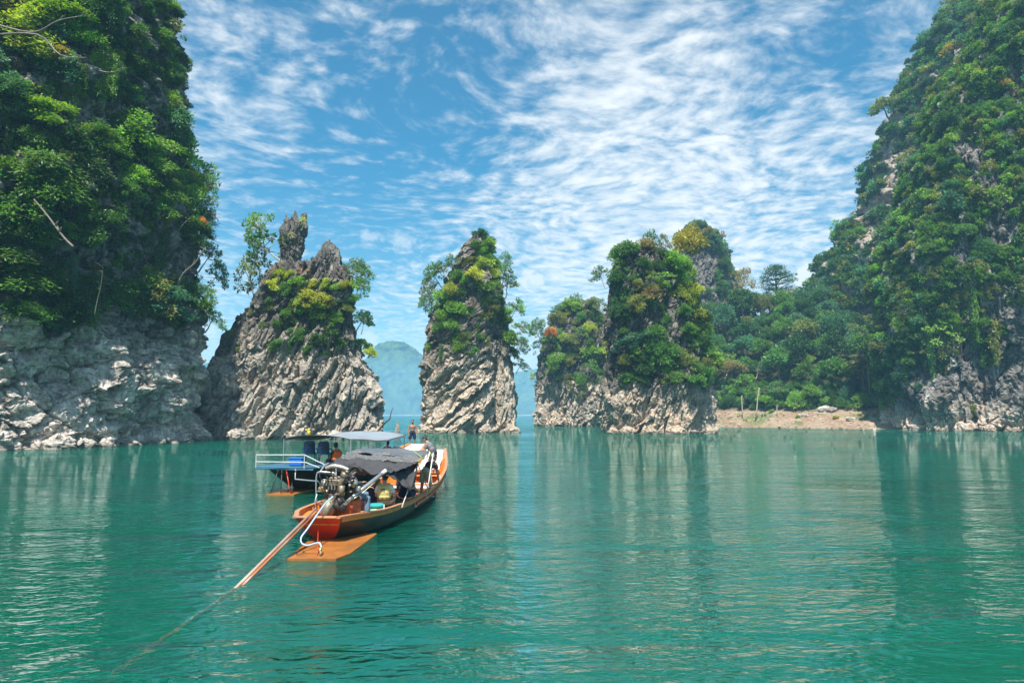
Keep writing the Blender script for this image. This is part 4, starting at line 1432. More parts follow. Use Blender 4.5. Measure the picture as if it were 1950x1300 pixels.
for x, y, r, t, lb in ((1244, 437, 19, 'mid green', 'slender two-stemmed tree standing highest on the broad bushy pinnacle'), (1262, 440, 15, 'olive green', 'thin sparse tree just beside the highest tree of the broad pinnacle')):
    plant('airy', 'pinnacle_tree', at(x, 500, 117), r * 117 / FPX, t, lb, 'tree', stretch=2.2)
plant('tree', 'pinnacle_tree', at(1315, 530, 122), 3.9, 'golden yellow', 'golden-leaved tree with a dark trunk crowning the broad pinnacle', 'tree', var=1, stretch=1.15)
plant('airy', 'pinnacle_tree', at(1150, 545, 119), 1.8, 'mid green', 'small thin tree at the edge of the broad pinnacle facing the stack', 'tree', up=(-.4, 0, 1))

# lower stack behind
w_ = 'on the lower stack'
fill([(1040, 640), (1075, 585), (1110, 575), (1150, 600), (1165, 690), (1160, 745), (1090, 750), (1045, 710), (1035, 680)], 48, STACK, (12, 21), ['bush', 'dome', 'airy', 'tree'], ['mid green', 'bright green', 'olive green', 'yellow-green', 'mid green'], w_, gap=0.8, seed=29, sink=0.1)
plant('dome', 'cliff_shrub', at(1049, 642, 178), 1.9, 'rust-orange', 'bright orange bush on the outer edge of the lower stack', 'shrub')
for x, y, r, t in ((1098, 560, 18, 'mid green'), (1072, 575, 18, 'mid green'), (1125, 575, 16, 'olive green'), (1140, 560, 16, 'mid green')):
    on_rock(x, y + 14, STACK, r, 'airy', t, 'along the top of the lower stack', 'tree', tilt=0.1, sink=0)
for x, y, r, t in ((1035, 615, 18, 'mid green'), (1022, 630, 18, 'mid green'), (1026, 655, 16, 'blue-green'), (1018, 715, 10, 'yellow-green')):
    on_rock(x, y, STACK, r, 'airy', t, 'leaning from the lower stack', 'tree', tilt=0.6, sink=0)

# jungle-covered cliff, ridge and domed hill
BARE_B = [(1850, 305, 34, 45), (1905, 430, 36, 60), (1930, 590, 60, 45), (1800, 672, 34, 22), (1740, 500, 12, 34), (1745, 690, 18, 40), (1890, 730, 120, 95), (1800, 745, 90, 60), (1740, 780, 60, 40),
          (1935, 160, 18, 50), (1960, 680, 80, 70), (1850, 690, 50, 35), (1895, 340, 16, 40), (1825, 470, 14, 40), (1700, 640, 8, 40), (1840, 590, 14, 30)]
BARE_R = [(1694, 325, 22, 90), (1662, 440, 20, 52), (1728, 290, 12, 30), (1712, 240, 18, 36)]


def bare_of(lst):
    def f(x, y, P):
        b = np.full(x.shape, -9.0)
        for bx, by, rx, ry in lst:
            b = np.maximum(b, 1 - ((x - bx) / rx) ** 2 - ((y - by) / ry) ** 2)
        return (b + 0.9 * fbm(P / 4.5, 3, 1) < 0.15) & (y < 772)
    return f


P_, N_ = sample_face(['cliff.001'], 2700, bare_of(BARE_B), 6)
leaf_mass('cliff_foliage', P_, N_, np.random.RandomState(2).uniform(1.0, 2.3, len(P_)), ['mid green', 'deep green', 'mid green', 'bright green', 'olive green', 'blue-green'],
          'unbroken mantle of creepers and bushes over the jungle-covered cliff', 2, vines=0.28)
P_, N_ = sample_face(['mountain'], 2000, bare_of(BARE_R), 7)
leaf_mass('ridge_forest', P_, N_, np.random.RandomState(3).uniform(1.8, 3.6, len(P_)), ['mid green', 'deep green', 'olive green', 'blue-green', 'blue-green'],
          'dense forest mantling the high ridge behind the cliff', 3, vines=0.1)
P_, N_ = sample_face(['hill'], 420, lambda x, y, P: ((y < 485) | (fbm(P / 6, 2, 1) > 0.1)) & ~((x < 1365) & (y > 470) & (y < 545)), 8)
leaf_mass('hill_foliage', P_, N_, np.random.RandomState(4).uniform(1.2, 2.6, len(P_)), ['mid green', 'deep green', 'blue-green', 'olive green', 'tan-brown'],
          'shrubs draped over the domed hill behind the broad pinnacle', 4, vines=0.3)
nb = lambda x, y: any(((x - a) / c) ** 2 + ((y - b) / d) ** 2 < 1.1 for a, b, c, d in BARE_B) or y > 760
fill([(1720, 440), (1790, 260), (1850, 110), (1900, 10), (1990, -30), (1990, 640), (1860, 640), (1760, 700), (1710, 740), (1700, 560)], 130, [cliff_b], (14, 28), ['dome', 'tree', 'bush', 'airy', 'spray', 'vine'],
     ['mid green', 'mid green', 'bright green', 'deep green', 'olive green', 'blue-green'], 'on the jungle-covered cliff', 'tree', gap=0.85, seed=31, skip=nb, sink=0.0, tilt=0.6)
fill([(1590, 470), (1650, 390), (1670, 250), (1710, 140), (1800, 10), (1860, -10), (1850, 80), (1780, 260), (1700, 480), (1690, 560), (1580, 560)], 85, [ridge], (11, 22), ['dome', 'bush', 'tree'],
     ['mid green', 'olive green', 'deep green', 'blue-green', 'deep green'], 'on the high ridge', 'tree', gap=0.85, seed=37, sink=0.0, tilt=0.5, name='ridge_tree',
     skip=lambda x, y: any(((x - a) / c) ** 2 + ((y - b) / d) ** 2 < 1.1 for a, b, c, d in BARE_R))
for x, y in ((1730, 520), (1765, 470), (1800, 430), (1835, 400), (1870, 480), (1905, 520), (1935, 500), (1850, 560), (1885, 620), (1800, 610), (1770, 640), (1745, 600), (1860, 250), (1900, 300), (1930, 350), (1820, 330), (1780, 360), (1930, 230), (1890, 180), (1945, 110)):
    on_rock(x, y, [cliff_b], 24, 'vine', random.choice(['mid green', 'bright green', 'deep green', 'olive green']), 'on the jungle-covered cliff', 'creeper', stretch=1.7, sink=0)
for x, y, r, t, lb in ((1815, 110, 28, 'golden yellow', 'ochre-yellow tree high on the jungle-covered cliff'), (1865, 145, 24, 'tan-brown', 'upper of two tan-crowned trees high on the jungle-covered cliff'), (1892, 168, 30, 'tan-brown', 'lower and wider tan-crowned tree high on the jungle-covered cliff')):
    on_rock(x, y, [cliff_b, ridge], r, 'dome', t, '', 'tree', group=False, label=lb, sink=0, tilt=.4)
for x, y, r in ((1570, 500, 18), (1590, 455, 18), (1630, 410, 15), (1655, 310, 14), (1672, 240, 14), (1690, 185, 14), (1722, 105, 13), (1760, 52, 13)):
    on_rock(x + 26, y + 8, [ridge], r, 'dome', 'deep green', 'along the high ridge skyline', 'tree', sink=0, tilt=.2, name='ridge_tree')
fill([(1290, 470), (1315, 440), (1345, 440), (1380, 490), (1400, 560), (1365, 560), (1300, 540)], 26, [knob], (10, 17), ['bush', 'dome', 'tree'], ['deep green', 'mid green', 'blue-green', 'olive green'], 'on the domed hill', 'tree', name='hill_tree', seed=41, sink=0,
     skip=lambda x, y: x < 1365 and 470 < y < 545)

# forest on the valley floor behind the mud bank
def ground(x, y):
    ok, p, n, _ = valley_o.ray_cast(Vector((x, y, 200)), Vector((0, 0, -1)))
    return p if ok else Vector((x, y, 0))


def forest():
    rnd = random.Random(53)
    placed = []
    shore = lambda x: float(np.interp(x, [18, 40, 48, 53, 60, 66, 72, 78, 84, 92, 150], [186, 174, 168, 165, 158.5, 152, 146.5, 141.5, 138, 137, 137]))
    tries = 0
    while len(placed) < 190 and tries < 9000:
        tries += 1
        x = rnd.uniform(30, 118)
        d = 13.5 + 82 * rnd.random() ** 1.35
        y = shore(x) + d
        pxx = float(proj(np.array([[x, y, 10]]))[0, 0])
        if not (1330 < pxx < 1720):
            continue
        r = rnd.uniform(2.0, 3.2) if d < 20 else rnd.uniform(2.8, 5.2)
        if any((x - a) ** 2 + (y - b) ** 2 < (0.72 * (r + c)) ** 2 * .8 for a, b, c in placed):
            continue
        placed.append((x, y, r))
        p = ground(x, y)
        front = d < 20
        low = d < 45
        t = rnd.choice(['mid green', 'mid green', 'bright green', 'deep green', 'blue-green', 'olive green'] if low else ['mid green', 'deep green', 'olive green', 'blue-green', 'mid green'])
        if pxx < 1420 and not front and rnd.random() < .3:
            t = 'tan-brown'
        sh = rnd.choice(['dome', 'bush', 'tree', 'spray', 'airy']) if front else rnd.choice(['tree', 'dome', 'tree', 'tree', 'airy'])
        zone = 'edging the mud bank' if front else 'low in the valley forest' if low else 'high in the valley forest'
        st = 1.0 if sh != 'dome' else rnd.uniform(1.1, 1.4)
        q = p.copy()
        if sh == 'dome' and not front:
            q.z += r * 0.7
        plant(sh, 'forest_tree', q, r, t, f'{t} {ADJ[sh]} tree {zone}', 'tree', f'{t} {ADJ[sh]} trees {zone}', stretch=st)


forest()
V_ = np.array([(p.co.x, p.co.y, p.co.z) for p in valley_o.data.vertices])
rs = np.random.RandomState(5)
V_ = V_[(V_[:, 2] > 4.2) & (V_[:, 0] > 30) & (V_[:, 0] < 118)]
V_ = V_[rs.choice(len(V_), 1500)] + rs.normal(size=(1500, 3)) * (.5, .5, .1)
V_[:, 2] += rs.uniform(0, 2.2, 1500) * np.clip((V_[:, 2] - 4.2) / 3, 0, 1)
leaf_mass('undergrowth', V_, np.tile([0, -1.0, 0], (1500, 1)), rs.uniform(.8, 2.0, 1500), ['deep green', 'mid green', 'mid green', 'bright green', 'blue-green'], 'tangled bushes filling the floor of the valley forest', 6, vines=0, drop=.2)
plant('umbrella', 'forest_tree', at(1480, 590, 232), 6.3, 'deep green', 'lone flat-topped dark tree standing on the saddle skyline', 'tree', stretch=0.95)
plant('airy', 'forest_tree', at(1424, 585, 232), 3.1, 'tan-brown', 'small round brownish tree beside the flat-topped one on the skyline', 'tree', stretch=2.0, var=1)
plant('airy', 'forest_tree', at(1552, 585, 215), 2.2, 'deep green', 'thin dark sapling against the white cloud by the ridge', 'tree', stretch=2.0, var=3)


def palm(loc, label):
    root = tag(empty('palm_tree', loc), label, 'palm')
    mb = MB().tube([(0, 0, -1), (.1, 0, 4), (-.05, 0, 8), (0, 0, 10.4)], [.24, .2, .17, .15], 8)
    mb.obj('trunk', M_BARK, root)
    root.scale = (1.25, 1.25, 1.15)
    r = np.random.RandomState(4)
    meshes = []
    for k in range(3):
        B, A, S = [], [], []
        t = np.linspace(.12, 1, 44)
        el = (0.75, 0.35, 0.0)[k]
        curve = lambda u: np.stack([u * 4.6 * math.cos(el), 0 * u, u * 4.6 * math.sin(el) - 2.3 * u ** 2.3], -1)
        pts = curve(t)
        for p, u in zip(pts, t):
            for s in (-1, 1):
                B.append(p)
                A.append(unit(np.array([.55, s * .8, -.38])))
                S.append(1.25 * math.sin(math.pi * min(u * .85 + .12, 1)) + .25)
        me = foliage_mesh('frond', np.array(B), np.array(A), np.array(S), r, M_LEAF, width=.13, flat=1.5)
        meshes.append((me, curve))
    for k in range(15):
        me, cv = meshes[k % 3]
        o = link('frond', me, root, (0, 0, 10.3))
        o.rotation_euler.z = k * 2.399 + .3
        o.color = (0.10, 0.13, 0.05, 1) if k % 4 else (0.20, 0.16, 0.09, 1)
    return root


pg_ = at(1657, 770, 155)
palm(ground(pg_.x, pg_.y) + Vector((0, 0, -1.5)), 'tall feather palm with drooping grey-green fronds at the foot of the jungle-covered cliff')


# ------------------------------------------------------------------ boats
M_BLACKPAINT = paint('black_hull_paint', (0.026, 0.031, 0.029), 0.42, var=0.35, scale=5, dirt=(0.05, 0.05, 0.04))
M_RED = paint('red_paint', (0.62, 0.045, 0.015), 0.42, var=0.2, scale=7, dirt=(0.40, 0.04, 0.02))
M_ORANGE = paint('orange_paint', (0.70, 0.23, 0.025), 0.5, var=0.25, scale=8, dirt=(0.48, 0.13, 0.02))
M_RAIL = paint('worn_gunwale_wood', (0.46, 0.21, 0.10), 0.7, var=0.35, scale=9, dirt=(0.24, 0.19, 0.15), grain=(4, 0.6, 4))
M_PLY = paint('wet_orange_board', (0.36, 0.135, 0.030), 0.4, var=0.35, scale=6, dirt=(0.24, 0.09, 0.025), grain=(1, .4, 1))
M_BOXWOOD = paint('varnished_red_wood', (0.42, 0.095, 0.018), 0.4, var=0.35, scale=7, grain=(.5, 3, 5), dirt=(0.24, 0.05, 0.015))
M_LILAC = paint('pale_bow_paint', (0.70, 0.66, 0.68), 0.55, var=0.12, scale=5, dirt=(0.5, 0.45, 0.45))
M_WHITE = paint('white_paint', (0.78, 0.77, 0.75), 0.5, var=0.1, scale=6)
M_RAILW = paint('chalky_rail_paint', (0.50, 0.53, 0.53), 0.5, var=0.2, scale=6)
M_BLUE = paint('blue_deck_paint', (0.040, 0.135, 0.21), 0.5, var=0.25, scale=6, dirt=(0.06, 0.14, 0.2))
M_CHAIR = paint('blue_plastic', (0.008, 0.036, 0.085), 0.4, var=0.12, scale=6)
M_CRATE = paint('bright_blue_plastic', (0.02, 0.16, 0.55), 0.4, var=0.1)
M_IRON = paint('oily_iron', (0.055, 0.05, 0.045), 0.5, metal=0.5, var=0.5, scale=14, dirt=(0.10, 0.06, 0.03), bump=.01)
M_TANMETAL = paint('tan_engine_metal', (0.22, 0.18, 0.125), 0.45, metal=0.35, var=0.4, scale=13, dirt=(0.07, 0.05, 0.035), bump=.01)
M_GREYPIPE = paint('galvanised_pipe', (0.40, 0.42, 0.44), 0.35, metal=0.6, var=0.2, scale=10)
M_ALU = paint('dull_aluminium', (0.42, 0.40, 0.36), 0.4, metal=0.6, var=0.35, scale=16, dirt=(0.15, 0.11, 0.08))
M_RUBBER = paint('black_rubber', (0.020, 0.020, 0.021), 0.6, var=0.3)
M_HOSE = paint('milky_blue_hose', (0.38, 0.55, 0.72), 0.25, var=0.1)
M_BRASS = paint('brass', (0.52, 0.38, 0.17), 0.35, metal=0.8, var=0.3)
M_SHAFT = paint('shaft_guard_paint', (0.52, 0.17, 0.07), 0.35, var=0.25, scale=4, dirt=(0.62, 0.50, 0.42))
M_SHAFT_PALE = paint('worn_pale_shaft', (0.60, 0.36, 0.24), 0.35, var=0.3, scale=4, dirt=(0.66, 0.52, 0.42))
M_ROPE = paint('white_rope', (0.72, 0.68, 0.58), 0.8, var=0.2, scale=30)
M_ROPE_GREEN = paint('yellow_green_cord', (0.48, 0.55, 0.10), 0.8, var=0.2, scale=30)
M_TARP = paint('slate_tarpaulin', (0.095, 0.112, 0.125), 0.6, var=0.18, scale=5, dirt=(0.14, 0.15, 0.16))
M_CANOPY2 = paint('faded_grey_awning', (0.25, 0.29, 0.32), 0.6, var=0.12, scale=4, dirt=(0.18, 0.2, 0.22))
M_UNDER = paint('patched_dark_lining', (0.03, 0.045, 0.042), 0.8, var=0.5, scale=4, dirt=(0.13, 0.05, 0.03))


def net_mat():
    m, t = new_mat('shade_net')
    pos = t.n('ShaderNodeTexCoord').outputs['Object']
    n = t.noise(pos, 34.0, 4.0, 0.85)
    n2 = t.noise(pos, 2.2, 3.0, 0.6)
    c = t.mix(t.smooth(n, 0.46, 0.64), (0.045, 0.045, 0.048, 1), (0.38, 0.37, 0.36, 1))
    c = t.mix(t.smooth(n2, 0.5, 0.65, 0, .5), c, (0.09, 0.09, 0.09, 1))
    bp = t.n('ShaderNodeBump', ins={'Height': n, 'Distance': 0.01, 'Strength': 0.6})
    b = t.n('ShaderNodeBsdfPrincipled', ins={'Base Color': c, 'Roughness': 0.8, 'Normal': bp.outputs[0]})
    finish(t, b.outputs[0])
    return m


M_NET = net_mat()
M_NETDARK = paint('folded_dark_net', (0.050, 0.050, 0.054), 0.85, var=0.45, scale=24)


class Boat:
    def __init__(s, name, loc, yaw, table, label):
        s.root = tag(empty(name, loc, (0, 0, yaw)), label, 'boat')
        s.M = Matrix.Translation(Vector(loc)) @ Matrix.Rotation(yaw, 4, 'Z')
        s.Mi = s.M.inverted()
        s.t = np.array(table, float)

    def L(s, p):
        return s.Mi @ Vector(p)

    def px(s, x, y, Y):
        return s.L(at(x, y, Y))

    def st(s, y):
        """beam, sheer, bottom beam, keel at y metres from the stern, eased"""
        r = np.zeros(4)
        for o, w in ((-.5, .2), (-.25, .2), (0, .2), (.25, .2), (.5, .2)):
            r += w * np.array([np.interp(y + o, s.t[:, 0], s.t[:, k]) for k in range(1, 5)])
        return r

    def section(s, y, inset=0.0, n=9):
        b, zs, bb, zk = s.st(y)
        b, bb, zk = b - inset, max(bb - inset, .02), zk + inset
        pts = []
        for k in range(n):
            u = k / (n - 1)
            if u < .65:
                v = u / .65
                pts.append((b + (bb - b) * v ** 1.5, zs + (zk + .12 - zs) * v))
            else:
                v = (u - .65) / .35
                pts.append((bb * (1 - v), zk + .12 * (1 - v) ** 1.5))
        return pts

    def skin(s, name, mat, y0, y1, inset, rake, n=44, mats=None, red_to=None):
        rows = []
        for y in np.linspace(y0, y1, n):
            sec = s.section(y, inset)
            zs, zk = sec[0][1], sec[-1][1]
            full = [(x, z) for x, z in sec] + [(-x, z) for x, z in sec[-2::-1]]
            e = np.clip(1 - (y - s.t[0, 0]) / 1.2, 0, 1)
            rows.append([(x, y + rake * e * (1 - (z - zk) / (zs - zk)), z) for x, z in full])
        mb = MB().sheet(rows)
        mb.f = [tuple(reversed(f)) for f in mb.f]
        nc = len(rows[0])
        if red_to is not None:
            for i, f in enumerate(mb.f):
                if mb.v[f[0]][1] < red_to + 0.15 * (i % (nc - 1) > 3):
                    mb.m[i] = 1
        o = mb.obj(name, mats or mat, s.root, True)
        return o, rows

    def strip(s, name, mat, side, y0, y1, w, h, dz=0.0, out=0.0, n=40):
        """a rail that follows the sheer line"""
        mb = MB()
        V, F = [], []
        for y in np.linspace(y0, y1, n):
            b, zs, bb, zk = s.st(y)
            x = b + out
            z = zs + dz
            V += [(side * (x - w / 2), y, z - h / 2), (side * (x + w / 2), y, z - h / 2), (side * (x + w / 2), y, z + h / 2), (side * (x - w / 2), y, z + h / 2)]
        for i in range(n - 1):
            for k in range(4):
                j = (k + 1) % 4
                q = (i * 4 + k, i * 4 + j, i * 4 + 4 + j, i * 4 + 4 + k)
                F.append(q if side > 0 else q[::-1])
        F += [(3, 2, 1, 0), tuple(range(4 * n - 4, 4 * n))]
        return mb.add(V, F).obj(name, mat, s.root)

    def ribs(s, ys, mat, w=.06, d=.05):
        for y in ys:
            for side in (-1, 1):
                sec = s.section(y, 0.055)
                V, F = [], []
                m = 7
                for x, z in sec[:m]:
                    z = z - .02
                    V += [(side * x, y - w / 2, z), (side * x, y + w / 2, z), (side * (x - d), y + w / 2, z + .01), (side * (x - d), y - w / 2, z + .01)]
                for i in range(m - 1):
                    for k in range(4):
                        j = (k + 1) % 4
                        q = (i * 4 + k, i * 4 + 4 + k, i * 4 + 4 + j, i * 4 + j)
                        F.append(q if side > 0 else q[::-1])
                F += [(0, 1, 2, 3), (4 * m - 1, 4 * m - 2, 4 * m - 3, 4 * m - 4)]
                MB().add(V, F).obj('rib', mat, s.root)

    def floor(s, name, mat, y0, y1, z, count, gap=.012):
        for k in range(count):
            u0, u1 = -1 + 2 * k / count, -1 + 2 * (k + 1) / count
            ys = np.linspace(y0, y1, 12)
            V, F = [], []
            for y in ys:
                b, zs, bb, zk = s.st(y)
                t = np.clip((zs - z) / max(zs - zk - .12, .05), 0, 1)
                w = b + (bb - b) * t ** 1.5 - .07
                V += [(u0 * w + gap, y, z), (u1 * w - gap, y, z), (u1 * w - gap, y, z - .03), (u0 * w + gap, y, z - .03)]
            for i in range(len(ys) - 1):
                for q in range(4):
                    j = (q + 1) % 4
                    F.append((i * 4 + q, i * 4 + 4 + q, i * 4 + 4 + j, i * 4 + j)[::-1])
            F += [(0, 1, 2, 3), tuple(range(len(V) - 1, len(V) - 5, -1))]
            MB().add(V, F).obj(name, mat, s.root)

    def tubes(s, name, pts, r, mat, n=8, smooth=True, parent=None):
        return MB().tube(pts, r, n).obj(name, mat, parent or s.root, smooth)


def curve(pts, k=6):
    pts = [Vector(p) for p in pts]
    out = []
    for i in range(len(pts) - 1):
        p0, p1, p2, p3 = pts[max(i - 1, 0)], pts[i], pts[i + 1], pts[min(i + 2, len(pts) - 1)]
        for q in range(k):
            t = q / k
            out.append(0.5 * ((2 * p1) + (p2 - p0) * t + (2 * p0 - 5 * p1 + 4 * p2 - p3) * t * t + (3 * p1 - p0 - 3 * p2 + p3) * t ** 3))
    return out + [pts[-1]]


def cloth(name, mat, parent, quad, nx, ny, sag, wrinkle, seed, thick=.012, wl=0.7, fn=None):
    """cloth sheet over a quad (near-left, near-right, far-right, far-left)"""
    a, b, c, d = (np.array(q, float) for q in quad)
    u, v = np.meshgrid(np.linspace(0, 1, nx), np.linspace(0, 1, ny))
    P = ((1 - u) * (1 - v))[..., None] * a + (u * (1 - v))[..., None] * b + (u * v)[..., None] * c + ((1 - u) * v)[..., None] * d
    P[..., 2] -= sag * 16 * u * (1 - u) * v * (1 - v)
    w = fbm(P.reshape(-1, 3) / (wl, wl, wl) + seed, 3, seed).reshape(u.shape)
    P[..., 2] += wrinkle * w
    if fn:
        P = fn(P, u, v)
    mb = MB().sheet([[tuple(p) for p in row] for row in P], thick)
    return mb.obj(name, mat, parent, True)


# ---- the near longtail boat
NB = Boat('longtail_boat', (-4.55, 16.35, 0), -math.atan2(1.0, 15.2),
          [(0, .46, .60, .20, -.03), (.8, .86, .57, .58, -.10), (2.0, 1.13, .51, .90, -.15), (4, 1.26, .46, 1.08, -.18), (7, 1.27, .45, 1.10, -.18), (10, 1.16, .52, .98, -.16),
           (12.5, .98, .74, .56, -.08), (14, .76, 1.04, .36, .14), (15.3, .46, 1.46, .18, .66)],
          'orange and black longtail boat with an exposed stern engine and dark net awning')
nb = NB.root
NB.skin('hull', None, 0, 15.3, 0, .55, mats=[M_BLACKPAINT, M_RED], red_to=.35)
NB.skin('inner_planking', M_ORANGE, .05, 15.22, .045, .5)
sec = NB.section(0, 0)
rim = [(x, .55 * (1 - (z - sec[-1][1]) / (sec[0][1] - sec[-1][1])), z) for x, z in sec]
full = rim + [(-x, y, z) for x, y, z in rim[-2::-1]]
MB().add(full, [tuple(range(len(full)))]).obj('transom', M_RED, nb)
sec = NB.section(15.3, 0)
fullb = [(x, 15.3, z) for x, z in sec] + [(-x, 15.3, z) for x, z in sec[-2::-1]]
MB().add(fullb + [(x, y + .05, z) for x, y, z in fullb], [tuple(range(len(fullb)))[::-1], tuple(range(len(fullb), 2 * len(fullb)))]).obj('bow_board', M_LILAC, nb)
for sd in (-1, 1):
    NB.strip('gunwale', M_RAIL, sd, -.12, 15.36, .12, .045, .022, .0, 60)
    NB.strip('rub_rail', M_ORANGE, sd, .05, 15.3, .03, .085, -.055, .018, 60)
NB.strip('rub_strake', M_RED, 1, 5.2, 14.6, .05, .10, -.19, .0, 44)
NB.strip('rub_strake', M_RED, -1, 5.2, 14.6, .05, .10, -.19, .0, 44)
MB().box((0, -.09, .622), (.96, .14, .05), bev=.015).obj('stern_rail', M_RAIL, nb)
NB.floor('stern_deck_board', M_ORANGE, .12, 2.3, .44, 4)
NB.floor('floor_board', M_BOXWOOD, 2.35, 10.4, .10, 5)
NB.floor('floor_board', M_LILAC, 10.45, 12.4, .20, 3)
NB.ribs(np.arange(2.7, 14.3, .52), M_ORANGE)
for y in (3.6, 5.6, 7.6, 9.6, 11.6):
    b, zs, _, _ = NB.st(y)
    MB().box((0, y, zs - .10), (2 * b - .2, .24, .04), bev=.01).obj('bench', M_ORANGE, nb)
mb = MB()
rows = []
for y, z in ((13.0, .62), (13.6, .70), (14.3, .84), (14.9, 1.03), (15.22, 1.40)):
    b, zs, bb, zk = NB.st(y)
    w = (b - .08) * (.72 if y < 14.8 else .9)
    rows.append([(-w, y, z), (0, y, z - .015), (w, y, z)])
MB().sheet(rows, .03).obj('bow_deck', M_LILAC, nb)
MB().box((0, 12.75, .66), (1.5, .10, .10), bev=.02).obj('bow_beam', M_ORANGE, nb)

# stabilising board under the stern with its stays
pl = [NB.L(p) for p in (onz(545, 1063, .04), onz(640, 1063, .04), onz(668, 1052, .04), onz(718, 1015, .03), onz(640, 1010, .035), onz(598, 1020, .035), onz(566, 1046, .04))]
V = [tuple(p) for p in pl] + [(p.x, p.y, p.z - .045) for p in pl]
n_ = len(pl)
MB().add(V, [tuple(range(n_)), tuple(range(2 * n_ - 1, n_ - 1, -1))] + [(i, i + n_, (i + 1) % n_ + n_, (i + 1) % n_) for i in range(n_)]).obj('stern_board', M_PLY, nb)
for a, b in (((606, 1008, 15.9), (604, 1055, 14.85)), ((573, 1033, 15.0), (565, 1055, 14.8)), ((612, 1030, 15.1), (611, 1058, 14.75))):
    NB.tubes('stay', [NB.px(*a), NB.px(*b)], .012, M_RED if a[0] == 606 else M_IRON)

# engine on its swivel
en = empty('engine', (0, 0, 0), parent=nb)


def E(x, y, Y=17.0):
    return NB.px(x, y, Y)


def epart(name, mb, mat, smooth=False):
    return mb.obj(name, mat, en, smooth)


k = .0131
epart('engine_block', MB().box(E(643, 934, 17.15), (.52, .62, .50), bev=.05).box(E(640, 955, 17.1), (.40, .5, .2), bev=.04).box(E(668, 940, 17.2), (.2, .4, .36), bev=.03), M_IRON)
epart('cylinder_head', MB().box(E(637, 919, 16.95), (.40, .36, .20), bev=.05).box(E(640, 910, 16.95), (.30, .26, .08), bev=.03), M_TANMETAL)
mb = MB()
for i in range(5):
    mb.box(E(626 + i * 6, 927, 16.78), (.035, .06, .14), bev=.01)
epart('fin', mb, M_ALU)
epart('guard_frame', MB().tube(curve([E(603, 958), E(602, 930), E(603, 904), E(609, 898), E(625, 899), E(637, 901), E(641, 912)]), .020, 8).tube(curve([E(603, 975, 16.8), E(600, 955, 16.8), E(604, 940, 16.9)]), .014, 6)
      .tube([E(603, 935), E(618, 936)], .014, 6).tube([E(603, 958), E(632, 960)], .014, 6).tube(curve([E(610, 898), E(618, 886, 17.2), E(626, 882, 17.3)]), .022, 8), M_GREYPIPE, True)


def bellows(pts, r, mat, name):
    c = curve(pts, 9)
    epart(name, MB().tube(c, [r * (1.0 if i % 2 else .78) for i in range(len(c))], 10), mat, True)


bellows([E(620, 892, 17.2), E(635, 887, 17.2), E(652, 890, 17.2), E(668, 897, 17.2)], .062, M_ALU, 'intake_hose')
bellows([E(664, 898, 17.1), E(672, 889, 17.1), E(682, 890, 17.1), E(688, 898, 17.1)], .055, M_RUBBER, 'radiator_hose')
epart('exhaust_manifold', MB().tube(curve([E(657, 902, 16.8), E(652, 912, 16.75), E(648, 922, 16.75), E(650, 932, 16.8)]), [.09, .085, .07, .075] + [.075] * 15, 10).tube([E(651, 924, 16.72), E(650, 943, 16.72)], .075, 10)
      .tube([E(650, 903, 16.72), E(663, 906, 16.8)], [.085, .075], 9).tube([E(660, 900, 16.74), E(662, 896, 16.74)], .05, 8).box(E(645, 916, 16.72), (.10, .09, .09), bev=.02), M_TANMETAL, True)
epart('silencer', MB().tube([E(650, 944, 16.75), E(651, 968, 16.78)], [.06, .045], 10).tube([E(650, 938, 16.74), E(650, 942, 16.74)], .088, 12), M_TANMETAL, True)
epart('alternator', MB().tube([E(674, 920, 16.85), E(672, 920, 17.2)], .10, 14).tube([E(674, 920, 16.8), E(674, 920, 16.86)], .06, 12).box(E(682, 930, 16.9), (.12, .10, .13), bev=.02), M_ALU, True)
epart('fan_pulley', MB().tube([E(630, 950, 16.78), E(630, 950, 16.86)], .13, 18).tube([E(646, 935, 16.8), E(646, 935, 16.86)], .08, 14), M_IRON, True)
epart('air_filter', MB().tube([E(617, 926, 17), E(618, 914, 17)], [.085, .085], 12).tube([E(618, 914, 17), E(618, 912, 17)], [.06, .05], 12), M_ALU, True)
epart('carburettor', MB().box(E(612, 930, 16.9), (.14, .14, .12), bev=.03).ell(E(622, 935, 16.8), (.06, .06, .05)), M_BRASS, True)
rr = random.Random(4)
mb = MB()
for i in range(16):
    a, b = E(rr.uniform(606, 684), rr.uniform(898, 958), rr.uniform(16.7, 17.0)), E(rr.uniform(606, 684), rr.uniform(898, 958), rr.uniform(16.7, 17.0))
    m = a.lerp(b, .5) + Vector((rr.uniform(-.08, .08), -.08, rr.uniform(-.1, .1)))
    mb.tube(curve([a, m, b], 4), rr.choice([.008, .012, .016]), 5)
epart('wiring', mb, M_RUBBER, True)
mb = MB()
for i in range(16):
    q = E(rr.uniform(608, 684), rr.uniform(902, 958), rr.uniform(16.68, 16.8))
    v = Vector((rr.uniform(-1, 1), rr.uniform(-1, 1), rr.uniform(-1, 1))).normalized()
    sz = rr.uniform(.02, .045)
    if i % 2:
        mb.tube([q - v * sz, q + v * sz], sz * .8, 6)
        mb.tube([q + v * sz, q + v * sz * 1.8], sz * .45, 6)
    else:
        mb.box(q, (sz * 2, sz * 1.4, sz * 1.7), Matrix.Rotation(rr.uniform(0, 3), 3, v), bev=.006)
epart('fitting', mb, M_ALU)
epart('gearbox', MB().tube([E(634, 952, 16.95), E(626, 966, 16.8), E(617, 984, 16.6)], [.20, .19, .12], 14), M_TANMETAL, True)
epart('swivel_mount', MB().box(E(618, 985, 16.75), (.32, .34, .34), bev=.03).box(E(627, 997, 16.85), (.42, .3, .08), bev=.02), M_RED)
